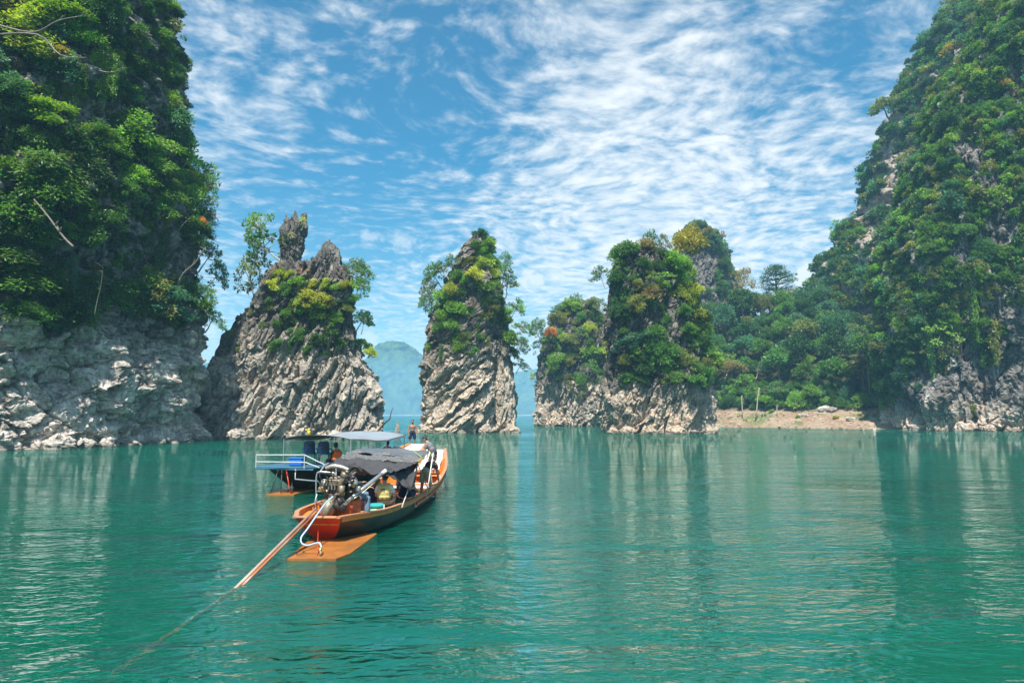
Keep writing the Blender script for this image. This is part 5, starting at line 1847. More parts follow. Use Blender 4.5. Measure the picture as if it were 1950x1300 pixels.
epart('clutch_housing', MB().tube([E(638, 958, 16.7), E(650, 975, 16.85)], [.075, .065], 10).tube([E(630, 962, 16.7), E(642, 985, 16.9)], .03, 8), M_IRON, True)
epart('throttle_boot', MB().ell(E(652, 965, 16.8), (.11, .11, .15)).ell(E(648, 955, 16.75), (.08, .08, .08)), M_RUBBER, True)
epart('steering_pole', MB().tube([E(655, 961, 16.75), E(676, 942, 16.95), E(733, 897, 17.4)], [.05, .048, .046], 12), M_GREYPIPE, True)
epart('throttle_cable', MB().tube(curve([E(660, 958, 16.8), E(690, 938, 17.0), E(722, 910, 17.3)]), .010, 6), M_BRASS, True)
epart('pole_grip', MB().tube([E(728, 901, 17.36), E(735, 895.5, 17.42)], .052, 12), M_WHITE, True)

# tail shaft running down into the water
s0, s1, s2 = Vector((-4.66, 16.55, .78)), Vector((-4.83, 12.42, .0)), None
s2 = s0 + (s1 - s0) * 1.9
sh = NB.tubes('propeller_shaft', [NB.L(s0), NB.L(s2)], .029, M_SHAFT_PALE, 10)
o_ = Vector((.055, .0, -.05))
NB.tubes('guard_tube', [NB.L(s0 + o_), NB.L(s0.lerp(s2, .93) + o_ * .5)], .025, M_SHAFT, 10, parent=sh)
mb = MB().tube([NB.L(s2), NB.L(s2 + (s2 - s0).normalized() * .12)], [.05, .03], 10)
ax = (s2 - s0).normalized()
e1 = ax.orthogonal().normalized(); e2 = ax.cross(e1)
for kk in range(3):
    a = 2.094 * kk
    d = e1 * math.cos(a) + e2 * math.sin(a); tt = e2 * math.cos(a) - e1 * math.sin(a)
    q = [s2 + d * .03 + ax * .02, s2 + d * .13 + tt * .06 + ax * .05, s2 + d * .17 + ax * .06, s2 + d * .13 - tt * .04 + ax * .09]
    mb.add([NB.L(p) for p in q] + [NB.L(p + ax * .008) for p in q], [(0, 1, 2, 3), (7, 6, 5, 4), (0, 4, 5, 1), (1, 5, 6, 2), (2, 6, 7, 3), (3, 7, 4, 0)])
mb.obj('propeller', M_BRASS, sh)
hose = curve([at(634, 945, 16.6), at(620, 958, 16.4), at(609, 972, 16.0), at(598, 988, 15.6), at(585, 1007, 15.3), at(574, 1022, 15.15), at(574, 1033, 15.05), at(585, 1038, 14.95), at(600, 1034, 14.95), at(609, 1034, 14.9), at(612, 1043, 14.85)])
NB.tubes('cooling_hose', [NB.L(p) for p in hose], .019, M_HOSE, 8)
NB.tubes('hose_valve', [NB.px(612, 1042, 14.85), NB.px(609, 1047, 14.83), NB.px(611, 1052, 14.8), NB.px(609, 1058, 14.78)], [.03, .022, .032, .02], M_BRASS, 8)

# awning: speckled net at the stern end, slate tarpaulin over the passengers
zt = lambda x, y, Y: tuple(NB.px(x, y, Y))
cq = [zt(645, 872, 20.2), zt(797, 880, 20.6), zt(818, 858, 24.2), zt(692, 851, 25.6)]
mid_l, mid_r = tuple((Vector(cq[0]).lerp(Vector(cq[3]), .42))), tuple(Vector(cq[1]).lerp(Vector(cq[2]), .42))
up = lambda p, d: (p[0], p[1], p[2] + d)
cloth('awning', M_TARP, nb, [up(mid_l, -.01), up(mid_r, -.01), cq[2], cq[3]], 34, 30, .06, .060, 3, wl=.7)
mid_l2, mid_r2 = tuple(Vector(cq[0]).lerp(Vector(cq[3]), .50)), tuple(Vector(cq[1]).lerp(Vector(cq[2]), .47))
cloth('shade_net', M_NET, nb, [cq[0], cq[1], up(mid_r2, .035), up(mid_l2, .035)], 44, 26, .09, .085, 5, wl=.5)
# the net's loose end, slumped towards the engine
fl = [zt(622, 884, 18.6), zt(735, 902, 18.9), cq[1], cq[0]]
cloth('net_flap', M_NETDARK, nb, [fl[0], fl[1], up(fl[2], -.03), up(fl[3], -.01)], 44, 26, .22, .10, 8, wl=.35)
cloth('net_flap', M_NETDARK, nb, [zt(735, 905, 18.9), zt(783, 932, 19.8), up(cq[1], -.03), up(tuple(Vector(cq[0]).lerp(Vector(cq[1]), .6)), -.06)], 26, 22, .08, .10, 9, wl=.3)
cloth('net_flap', M_NETDARK, nb, [zt(783, 932, 19.8), zt(791, 918, 21.0), zt(797, 881, 21.4), zt(795, 881, 20.6)], 16, 20, .03, .06, 10, wl=.25)
for a, b, r, mt in (((825, 862, 23.6), (812, 946, 22.6), .018, M_ROPE), ((796, 879, 20.7), (765, 966, 19.4), .018, M_ROPE), ((796, 884, 20.8), (816, 934, 22.6), .015, M_GREYPIPE), ((640, 873, 20.3), (640, 940, 19.5), .02, M_GREYPIPE), ((693, 852, 25.5), (694, 905, 25.3), .02, M_GREYPIPE)):
    NB.tubes('awning_post', [NB.px(*a), NB.px(*b)], r, mt, 8)
for pts in ([(793, 880, 20.6), (803, 872, 20.9), (812, 870, 21.4), (820, 867, 22)], [(796, 882, 20.5), (803, 884, 20.5), (808, 892, 20.6)], [(785, 856, 23.4), (796, 865, 21.8), (802, 869, 21.0)], [(817, 858, 24), (822, 866, 23.8), (824, 874, 23.6)]):
    NB.tubes('lashing', curve([NB.px(*p) for p in pts], 4), .010, M_ROPE_GREEN, 6)
for y in (1.9, 5.5, 10.2):
    b, zs, _, _ = NB.st(y)
    MB().box((b, y, zs + .08), (.03, .04, .12), bev=.008).obj('cleat', M_WHITE, nb)

# ---- the far boat
FB = Boat('longtail_boat', (-8.62, 26.9, 0), -math.atan2(3.3, 12.6),
          [(0, .95, .92, .50, .02), (2, 1.12, .80, .75, -.10), (5, 1.22, .70, .85, -.15), (9, 1.08, .80, .70, -.10), (11.3, .82, 1.02, .42, .10), (12.9, .45, 1.34, .18, .62)],
          'dark-hulled longtail boat with a blue stern deck, white rail and long grey roof')
fb = FB.root
FB.skin('hull', M_BLACKPAINT, 0, 12.9, 0, 1.0)
FB.skin('inner_planking', M_ORANGE, .05, 12.8, .045, .9)
sec = FB.section(0, 0)
rim = [(x, 1.0 * (1 - (z - sec[-1][1]) / (sec[0][1] - sec[-1][1])), z) for x, z in sec]
full = rim + [(-x, y, z) for x, y, z in rim[-2::-1]]
MB().add(full, [tuple(range(len(full)))]).obj('transom', M_BLACKPAINT, fb)
for sd in (-1, 1):
    FB.strip('gunwale', M_ORANGE, sd, .2, 12.95, .11, .06, .03, 0, 50)
sec = FB.section(12.9, 0)
fullb = [(x, 12.9, z) for x, z in sec] + [(-x, 12.9, z) for x, z in sec[-2::-1]]
MB().add(fullb + [(x, y + .05, z) for x, y, z in fullb], [tuple(range(len(fullb)))[::-1], tuple(range(len(fullb), 2 * len(fullb)))]).obj('bow_board', M_WHITE, fb)
MB().sheet([[(-.85, 9.6, .80), (.85, 9.6, .80)], [(-.72, 11.2, .98), (.72, 11.2, .98)], [(-.5, 12.3, 1.16), (.5, 12.3, 1.16)], [(-.38, 12.85, 1.34), (.38, 12.85, 1.34)]], .04).obj('bow_deck', M_WHITE, fb)
MB().box((.05, .55, .985), (2.62, 2.1, .07), bev=.02).obj('stern_deck', M_BLUE, fb)
MB().box((.05, -.52, .935), (2.55, .05, .07), bev=.01).obj('deck_edge', M_BLUE, fb)
FB.floor('floor_board', M_BOXWOOD, 1.8, 9.5, .35, 4)
dk = lambda x, y, Y: FB.px(x, y, Y)
c0, c1, c2 = dk(488, 866, 26.3), dk(580, 866, 25.9), dk(621, 886, 25.9)
b0, b1 = dk(489, 879, 26.3), dk(581, 880, 25.9)
for a, b in ((c0, c1), (b0, b1), (c1, c2), (b1, dk(608, 890, 25.9))):
    MB().tube([a, b], .023, 8).obj('rail', M_RAILW, fb)
for p in (c0, c1, c2):
    MB().tube([p, (p.x, p.y, 1.0)], .02, 8).obj('rail_post', M_RAILW, fb)
p0 = [FB.L(p) for p in (onz(507, 941, .05), onz(560, 941, .05), onz(650, 915, .04), onz(560, 928, .04))]
MB().add([tuple(p) for p in p0] + [(p.x, p.y, p.z - .05) for p in p0], [(0, 1, 2, 3), (7, 6, 5, 4)] + [(i, i + 4, (i + 1) % 4 + 4, (i + 1) % 4) for i in range(4)]).obj('stern_board', M_PLY, fb)
for a, b, m in (((530, 894, 26.4), (516, 938, 26.1), M_IRON), ((537, 894, 26.4), (535, 938, 26.1), M_IRON), ((545, 894, 26.4), (553, 938, 26.1), M_RED), ((556, 906, 26.8), (556, 939, 26.1), M_IRON), ((548, 915, 26.9), (545, 936, 26.3), M_IRON)):
    FB.tubes('stay', [dk(*a), dk(*b)], .022, m)
FB.tubes('exhaust_pipe', [dk(563, 893, 26.2), dk(562, 912, 26.2), dk(606, 916, 26.0)], .03, M_GREYPIPE, 10)
# roof: dips amidships, lifts at both ends
ZR = ((0.0, 2.06), (.2, 2.02), (.42, 1.90), (.62, 1.86), (.82, 1.93), (1.0, 2.02))
rl, rr_ = dk(541, 832, 27.4), dk(668, 837, 26.4)
fl_, fr_ = dk(640, 824, 36.5), dk(773, 828, 33.8)
rows = []
for v in np.linspace(0, 1, 30):
    zz = np.interp(v, [q[0] for q in ZR], [q[1] for q in ZR])
    L_, R_ = Vector(rl).lerp(Vector(fl_), v), Vector(rr_).lerp(Vector(fr_), v)
    rows.append([(L_.x + (R_.x - L_.x) * u, L_.y + (R_.y - L_.y) * u, zz + .16 * math.sin(math.pi * u) + .012 * math.sin(9 * u + 7 * v)) for u in np.linspace(0, 1, 16)])
mb = MB().sheet(rows, .03)
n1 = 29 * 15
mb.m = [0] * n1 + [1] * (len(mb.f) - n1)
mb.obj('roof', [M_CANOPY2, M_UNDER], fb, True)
for v, u in ((.02, .03), (.02, .97), (.30, .98), (.62, .98), (.97, .97), (.97, .03), (.35, .03), (.66, .03)):
    q = rows[int(v * 29)][int(round(u * 15))]
    MB().tube([(q[0], q[1], q[2] - .02), (q[0], q[1], .72)], .022, 8).obj('roof_post', M_GREYPIPE, fb)
for u in (.03, .97):
    MB().tube(curve([(r[int(round(u * 15))][0], r[int(round(u * 15))][1], r[int(round(u * 15))][2] - .045) for r in rows[::4]], 3), .018, 6).obj('roof_rail', M_GREYPIPE, fb)


def blue_chair(px_, Y, label):
    g = at(px_, 884, Y)
    r = tag(empty('plastic_chair', (g.x, g.y, 1.02), (0, 0, .12)), label, 'chair', 'blue chairs on the far boat')
    rows = [[(x * (1 - .35 * max(0, v - .8) * 5 * max(0, v - .8) * 5), -.20 - .10 * v + .05 * abs(x / .22) ** 2, .42 + .52 * v) for x in np.linspace(-.22, .22, 9)] for v in np.linspace(0, 1, 11)]
    MB().sheet(rows).sheet([[(x, y - .02, z) for x, y, z in reversed(rw)] for rw in rows]).obj('backrest', M_CHAIR, r, True)
    MB().box((0, -.33, .70), (.30, .02, .025), bev=.006).box((0, -.34, .78), (.24, .02, .025), bev=.006).obj('slot', M_RUBBER, r)
    MB().box((0, .02, .43), (.46, .46, .04), bev=.015).obj('seat', M_CHAIR, r)
    for x in (-.19, .19):
        for y in (-.17, .2):
            MB().tube([(x, y, .42), (x * 1.15, y * 1.15, 0)], [.025, .018], 6).obj('leg', M_CHAIR, r)
    for x in (-.25, .25):
        MB().tube(curve([(x, -.22, .62), (x, .05, .64), (x, .22, .60), (x, .2, .44)], 4), .022, 6).obj('armrest', M_CHAIR, r)


blue_chair(590, 27.6, 'blue plastic chair nearer the open end of the far boat stern deck')
blue_chair(617, 27.4, 'blue plastic chair beside the person in the orange vest')
g = at(565, 886, 26.9)
tag(MB().box((0, 0, .15), (.52, .36, .28), bev=.03).box((0, 0, .30), (.56, .40, .03), bev=.01).obj('storage_crate', M_CRATE, None, loc=(g.x, g.y, 1.022)), 'bright blue plastic crate on the far boat stern deck', 'crate')
g = at(588, 826, 28.6)
tag(MB().tube([(0, 0, 0), (0, 0, .16)], .06, 10).tube([(0, 0, .16), (0, 0, .26)], [.05, .03], 10).box((-.09, 0, .2), (.12, .05, .05), bev=.01).obj('float', paint('yellow_plastic', (0.75, 0.48, 0.03), 0.5), None, True, loc=(g.x, g.y, 2.17)), 'small yellow float tied on the far boat roof', 'float')

# ------------------------------------------------------------------ loose things in the boats
g = NB.M @ Vector((.36, .98, .445))
bx = tag(empty('wooden_box', g, (0, 0, .18)), 'varnished red-brown wooden box on the near boat stern deck', 'box')
MB().box((0, 0, .22), (.70, .56, .44)).obj('case', M_BOXWOOD, bx)
MB().box((0, 0, .455), (.74, .60, .03), bev=.008).obj('lid', M_BOXWOOD, bx)
for zz in (.12, .29):
    MB().box((0, -.288, zz), (.70, .012, .012)).obj('batten', M_RAIL, bx)
M_MINT = paint('mint_plastic', (0.16, 0.55, 0.36), 0.4, var=.08)
M_TEAL = paint('teal_plastic', (0.03, 0.36, 0.36), 0.4, var=.08)
g = NB.M @ Vector((.74, 2.45, .13))
bk = tag(empty('bucket', (g.x, g.y, .13)), 'mint green bucket with a teal lid in front of the yellow vest', 'bucket')
MB().tube([(0, 0, 0), (0, 0, .42)], [.17, .205], 20).obj('pail', M_MINT, bk, True)
MB().tube([(0, 0, .42), (0, 0, .46), (0, 0, .49)], [.225, .225, .17], 20).obj('lid', M_TEAL, bk)
MB().tube(curve([(-.21, 0, .38), (-.18, -.15, .25), (0, -.23, .2), (.18, -.15, .25), (.21, 0, .38)]), .008, 6).obj('handle', M_GREYPIPE, bk, True)


def soft(name, loc, size, mat, label, cat, seed=0, yaw=0.0, parts=()):
    """a soft bag: rounded, slumped, creased"""
    mb = MB().ell((0, 0, size[2] * .45), (size[0] / 2, size[1] / 2, size[2] / 2), nu=22, nv=14)
    V = np.array(mb.v)
    V = V + (fbm(V / (size[0] * .35) + seed, 3, seed) * .10 * size[0])[:, None] * unit(V - np.array([0, 0, size[2] * .45]))
    V[:, 2] = np.maximum(V[:, 2], 0)
    mb.v = [tuple(v) for v in V]
    o = tag(mb.obj(name, mat, None, True, loc), label, cat)
    o.rotation_euler.z = yaw
    MB().tube(curve([(-size[0] * .3, -size[1] * .1, size[2] * .8), (-.1 * size[0], -size[1] * .3, size[2] * 1.1), (size[0] * .2, -size[1] * .2, size[2] * .85)]), .018, 6).obj('strap', M_RUBBER, o, True)
    return o


def camo_mat():
    m, t = new_mat('camouflage_cloth')
    pos = t.n('ShaderNodeTexCoord').outputs['Object']
    n1, n2 = t.noise(pos, 9, 2, .5), t.noise(t.vmath('ADD', pos, (3, 1, 2)), 11, 2, .5)
    c = t.mix(t.smooth(n1, .48, .52), (0.05, 0.06, 0.03, 1), (0.20, 0.17, 0.11, 1))
    c = t.mix(t.smooth(n2, .55, .58), c, (0.015, 0.015, 0.012, 1))
    finish(t, t.n('ShaderNodeBsdfPrincipled', ins={'Base Color': c, 'Roughness': .9}).outputs[0])
    return m


M_NAVY = paint('navy_cloth', (0.014, 0.018, 0.045), 0.85, var=.3)
M_BLACKCLOTH = paint('black_cloth', (0.013, 0.013, 0.015), 0.85, var=.3)
soft('duffel_bag', tuple(NB.M @ Vector((.85, 3.95, .13))), (.75, .55, .48), camo_mat(), 'camouflage duffel bag lying by the gunwale of the near boat', 'bag', 2, .3)
soft('backpack', tuple(NB.M @ Vector((.80, 4.6, .13))), (.45, .5, .40), M_BLACKCLOTH, 'dark backpack lying behind the camouflage duffel bag', 'bag', 4, .2)
soft('dry_bag', tuple(NB.M @ Vector((.86, 3.05, .14))), (.38, .34, .34), paint('lime_fabric', (0.42, 0.62, 0.05), .6), 'lime green dry bag beside the mint green bucket', 'bag', 5)
soft('sack', tuple(NB.M @ Vector((-.05, 2.85, .135))), (.34, .30, .75), paint('cream_canvas', (0.55, 0.46, 0.28), .8), 'tall cream canvas sack beside the jeans-clad driver', 'sack', 6)
soft('backpack', tuple(FB.M @ Vector((-.15, 10.2, .87))), (.55, .5, .42), M_NAVY, 'navy backpack at the feet of the shirtless man', 'bag', 7)
soft('backpack', tuple(FB.M @ Vector((.35, 9.7, .82))), (.6, .5, .45), M_BLACKCLOTH, 'black backpack on the far boat bow deck nearest its roof', 'bag', 8)
soft('sack', tuple(FB.M @ Vector((-.55, 9.8, .83))), (.6, .55, .40), M_LILAC, 'pale pink cloth sack on the far boat bow deck', 'sack', 9)
oar = tag(empty('oar', tuple(NB.M @ Vector((-.35, 3.2, .66))), (0, 0, -.25)), 'red-painted oar laid under the awning across the seats', 'oar')
MB().tube([(0, 0, 0), (.3, 1.6, .12)], .022, 8).obj('shaft', M_SHAFT, oar, True)
MB().box((.36, 1.9, .145), (.15, .55, .02), Matrix.Rotation(-.19, 3, 'Z'), bev=.008).obj('blade', M_RED, oar)
for i, (x, y) in enumerate(((-.35, 6.3), (.25, 7.9))):
    o = soft('cushion', tuple(NB.M @ Vector((x, y, .39))), (.5, .36, .5), M_LILAC, ('white seat cushion propped on a bench under the awning', 'white seat cushion propped on the bench beyond the first cushion')[i], 'cushion', 12 + i)

# ------------------------------------------------------------------ people
SKIN = {'tan': paint('tan_skin', (0.44, 0.25, 0.155), .55, var=.08, scale=12), 'brown': paint('brown_skin', (0.38, 0.185, 0.105), .5, var=.08, scale=12), 'light': paint('light_skin', (0.52, 0.32, 0.23), .55, var=.06, scale=12)}
M_HAIR = paint('black_hair', (0.010, 0.009, 0.009), .5, var=.3, scale=30)
M_EYE = paint('dark_eye', (0.01, 0.008, 0.006), .2)
CL = {'navy': M_NAVY, 'black': M_BLACKCLOTH, 'khaki': paint('khaki_cloth', (0.42, 0.34, 0.23), .85, var=.12), 'grey': paint('grey_cloth', (0.17, 0.175, 0.19), .85, var=.15),
      'charcoal': paint('charcoal_cloth', (0.055, 0.055, 0.06), .9, var=.25, scale=20), 'denim': paint('faded_denim', (0.14, 0.21, 0.30), .85, var=.2, scale=16), 'white': paint('white_cloth', (0.70, 0.69, 0.68), .85, var=.08),
      'orange': paint('orange_vest', (0.85, 0.15, 0.02), .7, var=.12), 'yellow': paint('yellow_vest', (0.68, 0.54, 0.20), .75, var=.1)}


def rm(mb, name, mat, parent, voxel=.014, smooth=4):
    o = mb.obj(name, mat, parent, True)
    a = o.modifiers.new('fuse', 'REMESH')
    a.mode = 'VOXEL'
    a.voxel_size = voxel
    a.use_smooth_shade = True
    b = o.modifiers.new('soften', 'SMOOTH')
    b.factor = .5
    b.iterations = smooth
    return o


def frame(up, fwd):
    up = Vector(up).normalized()
    x = Vector(fwd).cross(up).normalized()
    y = up.cross(x)
    return Matrix((x, y, up)).transposed()


def person(label, loc, yaw, skin, hip, torso, look, arms, legs, top=None, bottom=None, vest=None, sleeves='short', hood=False, long_legs=False, cap=None, shoes=None):
    """hip: pelvis height; torso: direction pelvis->neck; look: face direction; arms/legs: (upper dir, lower dir) for side -1 and +1 (x)"""
    r = tag(empty('person', loc, (0, 0, yaw)), label, 'person')
    sk = SKIN[skin]
    T = Vector(torso).normalized()
    R = frame(T, (0, 1, 0) if abs(T.y) < .9 else (0, .2, -1))
    pel = Vector((0, 0, hip))
    A = lambda x, y, z: pel + R @ Vector((x, y, z))
    neck = A(0, .0, .50)
    lk = Vector(look).normalized()
    hup = (T * .6 + Vector((0, 0, .6)) - lk * (lk.dot(T * .6 + Vector((0, 0, .6)))) ).normalized()
    H = frame(hup, lk)
    head = neck + T * .06 + hup * .11 + lk * .025
    hd = lambda x, y, z: head + H @ Vector((x, y, z))
    b = MB()
    b.ell(A(0, 0, .02), (.155, .115, .13), R).ell(A(0, .005, .16), (.135, .10, .15), R).ell(A(0, .008, .33), (.165, .115, .17), R).tube([A(-.13, 0, .42), A(.13, 0, .42)], .065, 10)
    b.tube([A(0, -.01, .40), A(0, 0, .50), head - hup * .03], [.085, .058, .056], 10)
    b.ell(head, (.076, .095, .108), H).ell(hd(0, .03, -.06), (.056, .062, .058), H)
    b.ell(hd(0, .102, -.015), (.014, .02, .026), H, 8, 6).ell(hd(0, .088, -.058), (.026, .014, .010), H, 8, 6)
    for s_ in (-1, 1):
        b.ell(hd(s_ * .078, -.005, -.005), (.014, .022, .032), H, 8, 6)
    sleeve, trouser = MB(), MB()
    for s_, (u, f) in zip((-1, 1), arms):
        u, f = Vector(u).normalized(), Vector(f).normalized()
        sh_ = A(s_ * .185, 0, .43)
        el = sh_ + u * .29
        wr = el + f * .25
        b.tube([sh_, sh_.lerp(el, .35), el, el.lerp(wr, .3), wr], [.056, .050, .040, .041, .027], 10)
        pm = wr + f * .05
        sd = f.orthogonal().normalized() if abs(f.z) > .95 else f.cross(Vector((0, 0, 1))).normalized()
        nr = f.cross(sd)
        FR = Matrix((sd, nr, f)).transposed()
        b.ell(pm, (.040, .020, .055), FR, 10, 8)
        for q, ln in enumerate((.070, .082, .078, .062)):
            st_ = pm + sd * (-.030 + .020 * q) + f * .030
            k1 = st_ + f * ln * .55 + nr * .008
            b.tube([st_, k1, k1 + f * ln * .4 + nr * .028], [.0115, .0105, .009], 6)
        th = pm - sd * .034 - f * .015
        b.tube([th, th - sd * .03 + f * .032 + nr * .01, th - sd * .034 + f * .066 + nr * .022], [.0135, .012, .010], 6)
        if top and sleeves == 'short':
            sleeve.tube([A(s_ * .15, 0, .43), sh_.lerp(el, .3), sh_.lerp(el, .68)], [.072, .070, .072], 10)
        elif top and sleeves == 'long':
            sleeve.tube([A(s_ * .15, 0, .43), sh_.lerp(el, .3), el, el.lerp(wr, .5), wr], [.078, .072, .062, .056, .044], 10)
    for s_, (u, f) in zip((-1, 1), legs):
        u, f = Vector(u).normalized(), Vector(f).normalized()
        hp = A(s_ * .095, 0, 0)
        kn = hp + u * .43
        an = kn + f * .40
        b.tube([hp, hp.lerp(kn, .3), kn, kn.lerp(an, .3), an], [.092, .084, .058, .056, .036], 10)
        to = Vector((u.x * .3, max(f.y, 0) * .3 + .9, 0)).normalized()
        FR = Matrix((Vector((to.y, -to.x, 0)), to, Vector((0, 0, 1)))).transposed()
        b.ell(an + to * .06 - Vector((0, 0, .045)), (.046, .125, .036), FR, 10, 8)
        if bottom:
            if long_legs:
                trouser.tube([hp, hp.lerp(kn, .4), kn, kn.lerp(an, .5), an + f * .01], [.112, .102, .080, .074, .066], 10)
            else:
                trouser.tube([hp, hp.lerp(kn, .45), hp.lerp(kn, .92)], [.112, .108, .100], 10)
        if shoes:
            rm(MB().ell(an + to * .065 - Vector((0, 0, .05)), (.054, .138, .042), FR, 10, 8), 'shoe', shoes, r, .016, 2)
    rm(b, 'body', sk, r, .0125, 3)
    for s_ in (-1, 1):
        MB().ell(hd(s_ * .031, .088, .012), (.011, .008, .007), H, 8, 6).obj('eye', M_EYE, r, True)
    if bottom:
        trouser.ell(A(0, 0, .01), (.172, .132, .125), R).ell(A(0, 0, .08), (.158, .122, .08), R)
        rm(trouser, 'trousers' if long_legs else 'shorts', CL[bottom], r, .017, 3)
    if top:
        sleeve.ell(A(0, .005, .13), (.165, .128, .15), R).ell(A(0, .008, .31), (.188, .138, .175), R).tube([A(-.15, 0, .42), A(.15, 0, .42)], .080, 10)
        rm(sleeve, 'shirt' if sleeves == 'short' else 'jacket', CL[top], r, .016, 3)
    if vest:
        v = MB().ell(A(0, -.02, .12), (.205, .175, .13), R).ell(A(0, -.02, .27), (.215, .185, .20), R)
        for s_ in (-1, 1):
            v.tube([A(s_ * .12, -.10, .40), A(s_ * .12, 0, .475), A(s_ * .12, .10, .40)], .052, 8)
        vo = rm(v, 'life_vest', CL[vest], r, .018, 3)
        mb_ = MB()
        for zz in (.06, .12):
            mb_.tube([A(.222 * math.cos(t), -.02 + .192 * math.sin(t), zz) for t in np.linspace(0, 2 * math.pi, 25)], .011, 6)
        for t in np.linspace(0, 2 * math.pi, 13)[:-1]:
            mb_.tube([A(.224 * math.cos(t), -.02 + .194 * math.sin(t), .06), A(.224 * math.cos(t), -.02 + .194 * math.sin(t), .12)], .010, 6)
        mb_.obj('belt', M_BLACKCLOTH, vo, True)
        if vest == 'yellow':
            mb_ = MB()
            for zz, xs, w_, h_ in ((.345, (-.04, 0, .04), .03, .035), (.295, (-.045, -.015, .015, .045), .018, .018)):
                for x in xs:
                    mb_.box(A(x, -.207 + .03 * (zz - .27), zz), (w_, .012, h_), R, bev=.004)
            mb_.obj('print', M_BLACKCLOTH, vo)
    if hood:
        rm(MB().ell(hd(0, -.02, .01), (.105, .112, .128), H).ell(A(0, -.03, .47), (.12, .10, .08), R), 'hood', CL[hood], r, .016, 3)
    else:
        h = MB().ell(hd(0, -.022, .030), (.086, .092, .092), H).ell(hd(0, -.045, -.02), (.078, .066, .08), H)
        for q in range(10):
            t = q * .628
            h.ell(hd(.05 * math.cos(t), -.02 + .06 * math.sin(t), .085), (.03, .03, .03), H, 8, 6)
        rm(h, 'hair', M_HAIR, r, .012, 2)
    return r


DN = (0, .05, -1)
g = FB.M @ Vector((-.05, 11.25, 1.0))
gm = onz(785, 851, 1.02)
person('shirtless man in dark shorts standing on the bow of the far boat', (gm.x, gm.y, 1.0), math.pi + .25, 'brown', .90, (0, .02, 1), (.15, 1, -.1),
       (((-.28, .05, -1), (-.05, .25, -1)), ((.28, .05, -1), (-.15, .3, -1))), (((-.12, .05, -1), (-.03, -.05, -1)), ((.16, .08, -1), (.05, -.06, -1))), bottom='navy')
g = at(826, 900, 28.6)
person('man in a grey T-shirt bending down at the bow of the near boat', (g.x, g.y, .62), 1.25, 'tan', .84, (.05, .62, .78), (0, .75, -.55),
       (((-.05, .2, -1), (0, .1, -1)), ((.12, .35, -1), (.05, .2, -1))), (((-.1, .3, -1), (-.03, -.28, -1)), ((.1, .25, -1), (.03, -.25, -1))), top='grey', bottom='charcoal')
g = at(809, 940, 24.0)
person('person in a black top and khaki shorts stooping beside the awning', (g.x, g.y, .18), -.55, 'tan', .86, (.0, .78, .62), (.1, .8, -.5),
       (((-.1, .3, -1), (.1, .35, -.9)), ((.05, .3, -1), (-.1, .4, -.9))), (((-.16, .12, -1), (-.05, -.12, -1)), ((.18, .22, -1), (.1, -.14, -1))), top='black', bottom='khaki', shoes=CL['grey'])
SIT = (((-.14, 1, .06), (-.03, .10, -1)), ((.14, 1, .06), (.03, .10, -1)))
REST = (((-.22, .25, -1), (.1, .9, -.25)), ((.22, .25, -1), (-.1, .9, -.25)))
g = at(731, 972, 19.3)
person('person in a yellow life vest and white T-shirt seated with back turned', (g.x, g.y, .50), -.05, 'light', .10, (0, .06, 1), (0, 1, -.3), REST, SIT, top='white', bottom='khaki', vest='yellow')
g = at(770, 956, 20.9)
person('person in a black sleeveless top seated beside the camouflage duffel bag', (g.x, g.y, .52), -.2, 'light', .10, (.02, .18, 1), (-.1, 1, -.5), (((-.45, .35, -1), (-.2, .8, -.3)), ((.3, .3, -1), (-.1, .9, -.25))), SIT, top='black', bottom='navy', sleeves='none')
g = at(707, 972, 19.6)
person('person in navy clothes huddled between the driver and the yellow vest', (g.x, g.y, .42), -.5, 'tan', .10, (.02, .22, 1), (.2, 1, -.4), REST, SIT, top='navy', bottom='navy', sleeves='long', long_legs=True)
g = NB.M @ Vector((.40, 1.24, .92))
person('driver in a charcoal hooded jacket and faded jeans sitting on the wooden box', tuple(g), -1.15, 'tan', .10, (-.05, -.02, 1), (.35, 1, -.15),
       (((-.35, .45, -.85), (-.3, .8, .15)), ((.35, .5, -.9), (.1, .9, -.1))), (((-.12, 1, -.12), (-.02, .12, -1)), ((.25, .9, -.3), (.1, -.1, -1))), top='charcoal', bottom='denim', sleeves='long', long_legs=True, hood='charcoal')
g = at(641, 890, 27.3)
person('person in an orange life vest under the far boat roof by the blue chairs', (g.x, g.y, .98), .9, 'tan', .14, (0, .1, 1), (.1, 1, -.2), REST, SIT, top='black', bottom='navy', vest='orange', sleeves='long')
g = at(738, 862, 32.0)
person('person in an orange life vest seated at the forward end of the far boat roof', (g.x, g.y, .88), .15, 'tan', .14, (0, .05, 1), (0, 1, -.1), REST, SIT, top='black', bottom='navy', vest='orange', sleeves='short')

# ------------------------------------------------------------------ small things at the water's edge
def rock(name, loc, size, seed, mat, label, cat='rock', point=0.0):
    mb = MB().ell((0, 0, 0), (1, 1, 1), nu=40, nv=26)
    V = np.array(mb.v)
    d = 1 + .30 * fbm(V * 1.3 + seed * 3.1, 3, seed) + .14 * ridged(V * 3.0 + seed, 2, seed)
    V = V * d[:, None]
    if point:
        t = np.clip((V[:, 2] + .2) / 1.2, 0, 1)
        V[:, :2] *= (1 - point * t)[:, None]
    mb.v = [tuple(v) for v in V * np.array(size)]
    return tag(mb.obj(name, mat, None, False, loc), label, cat)


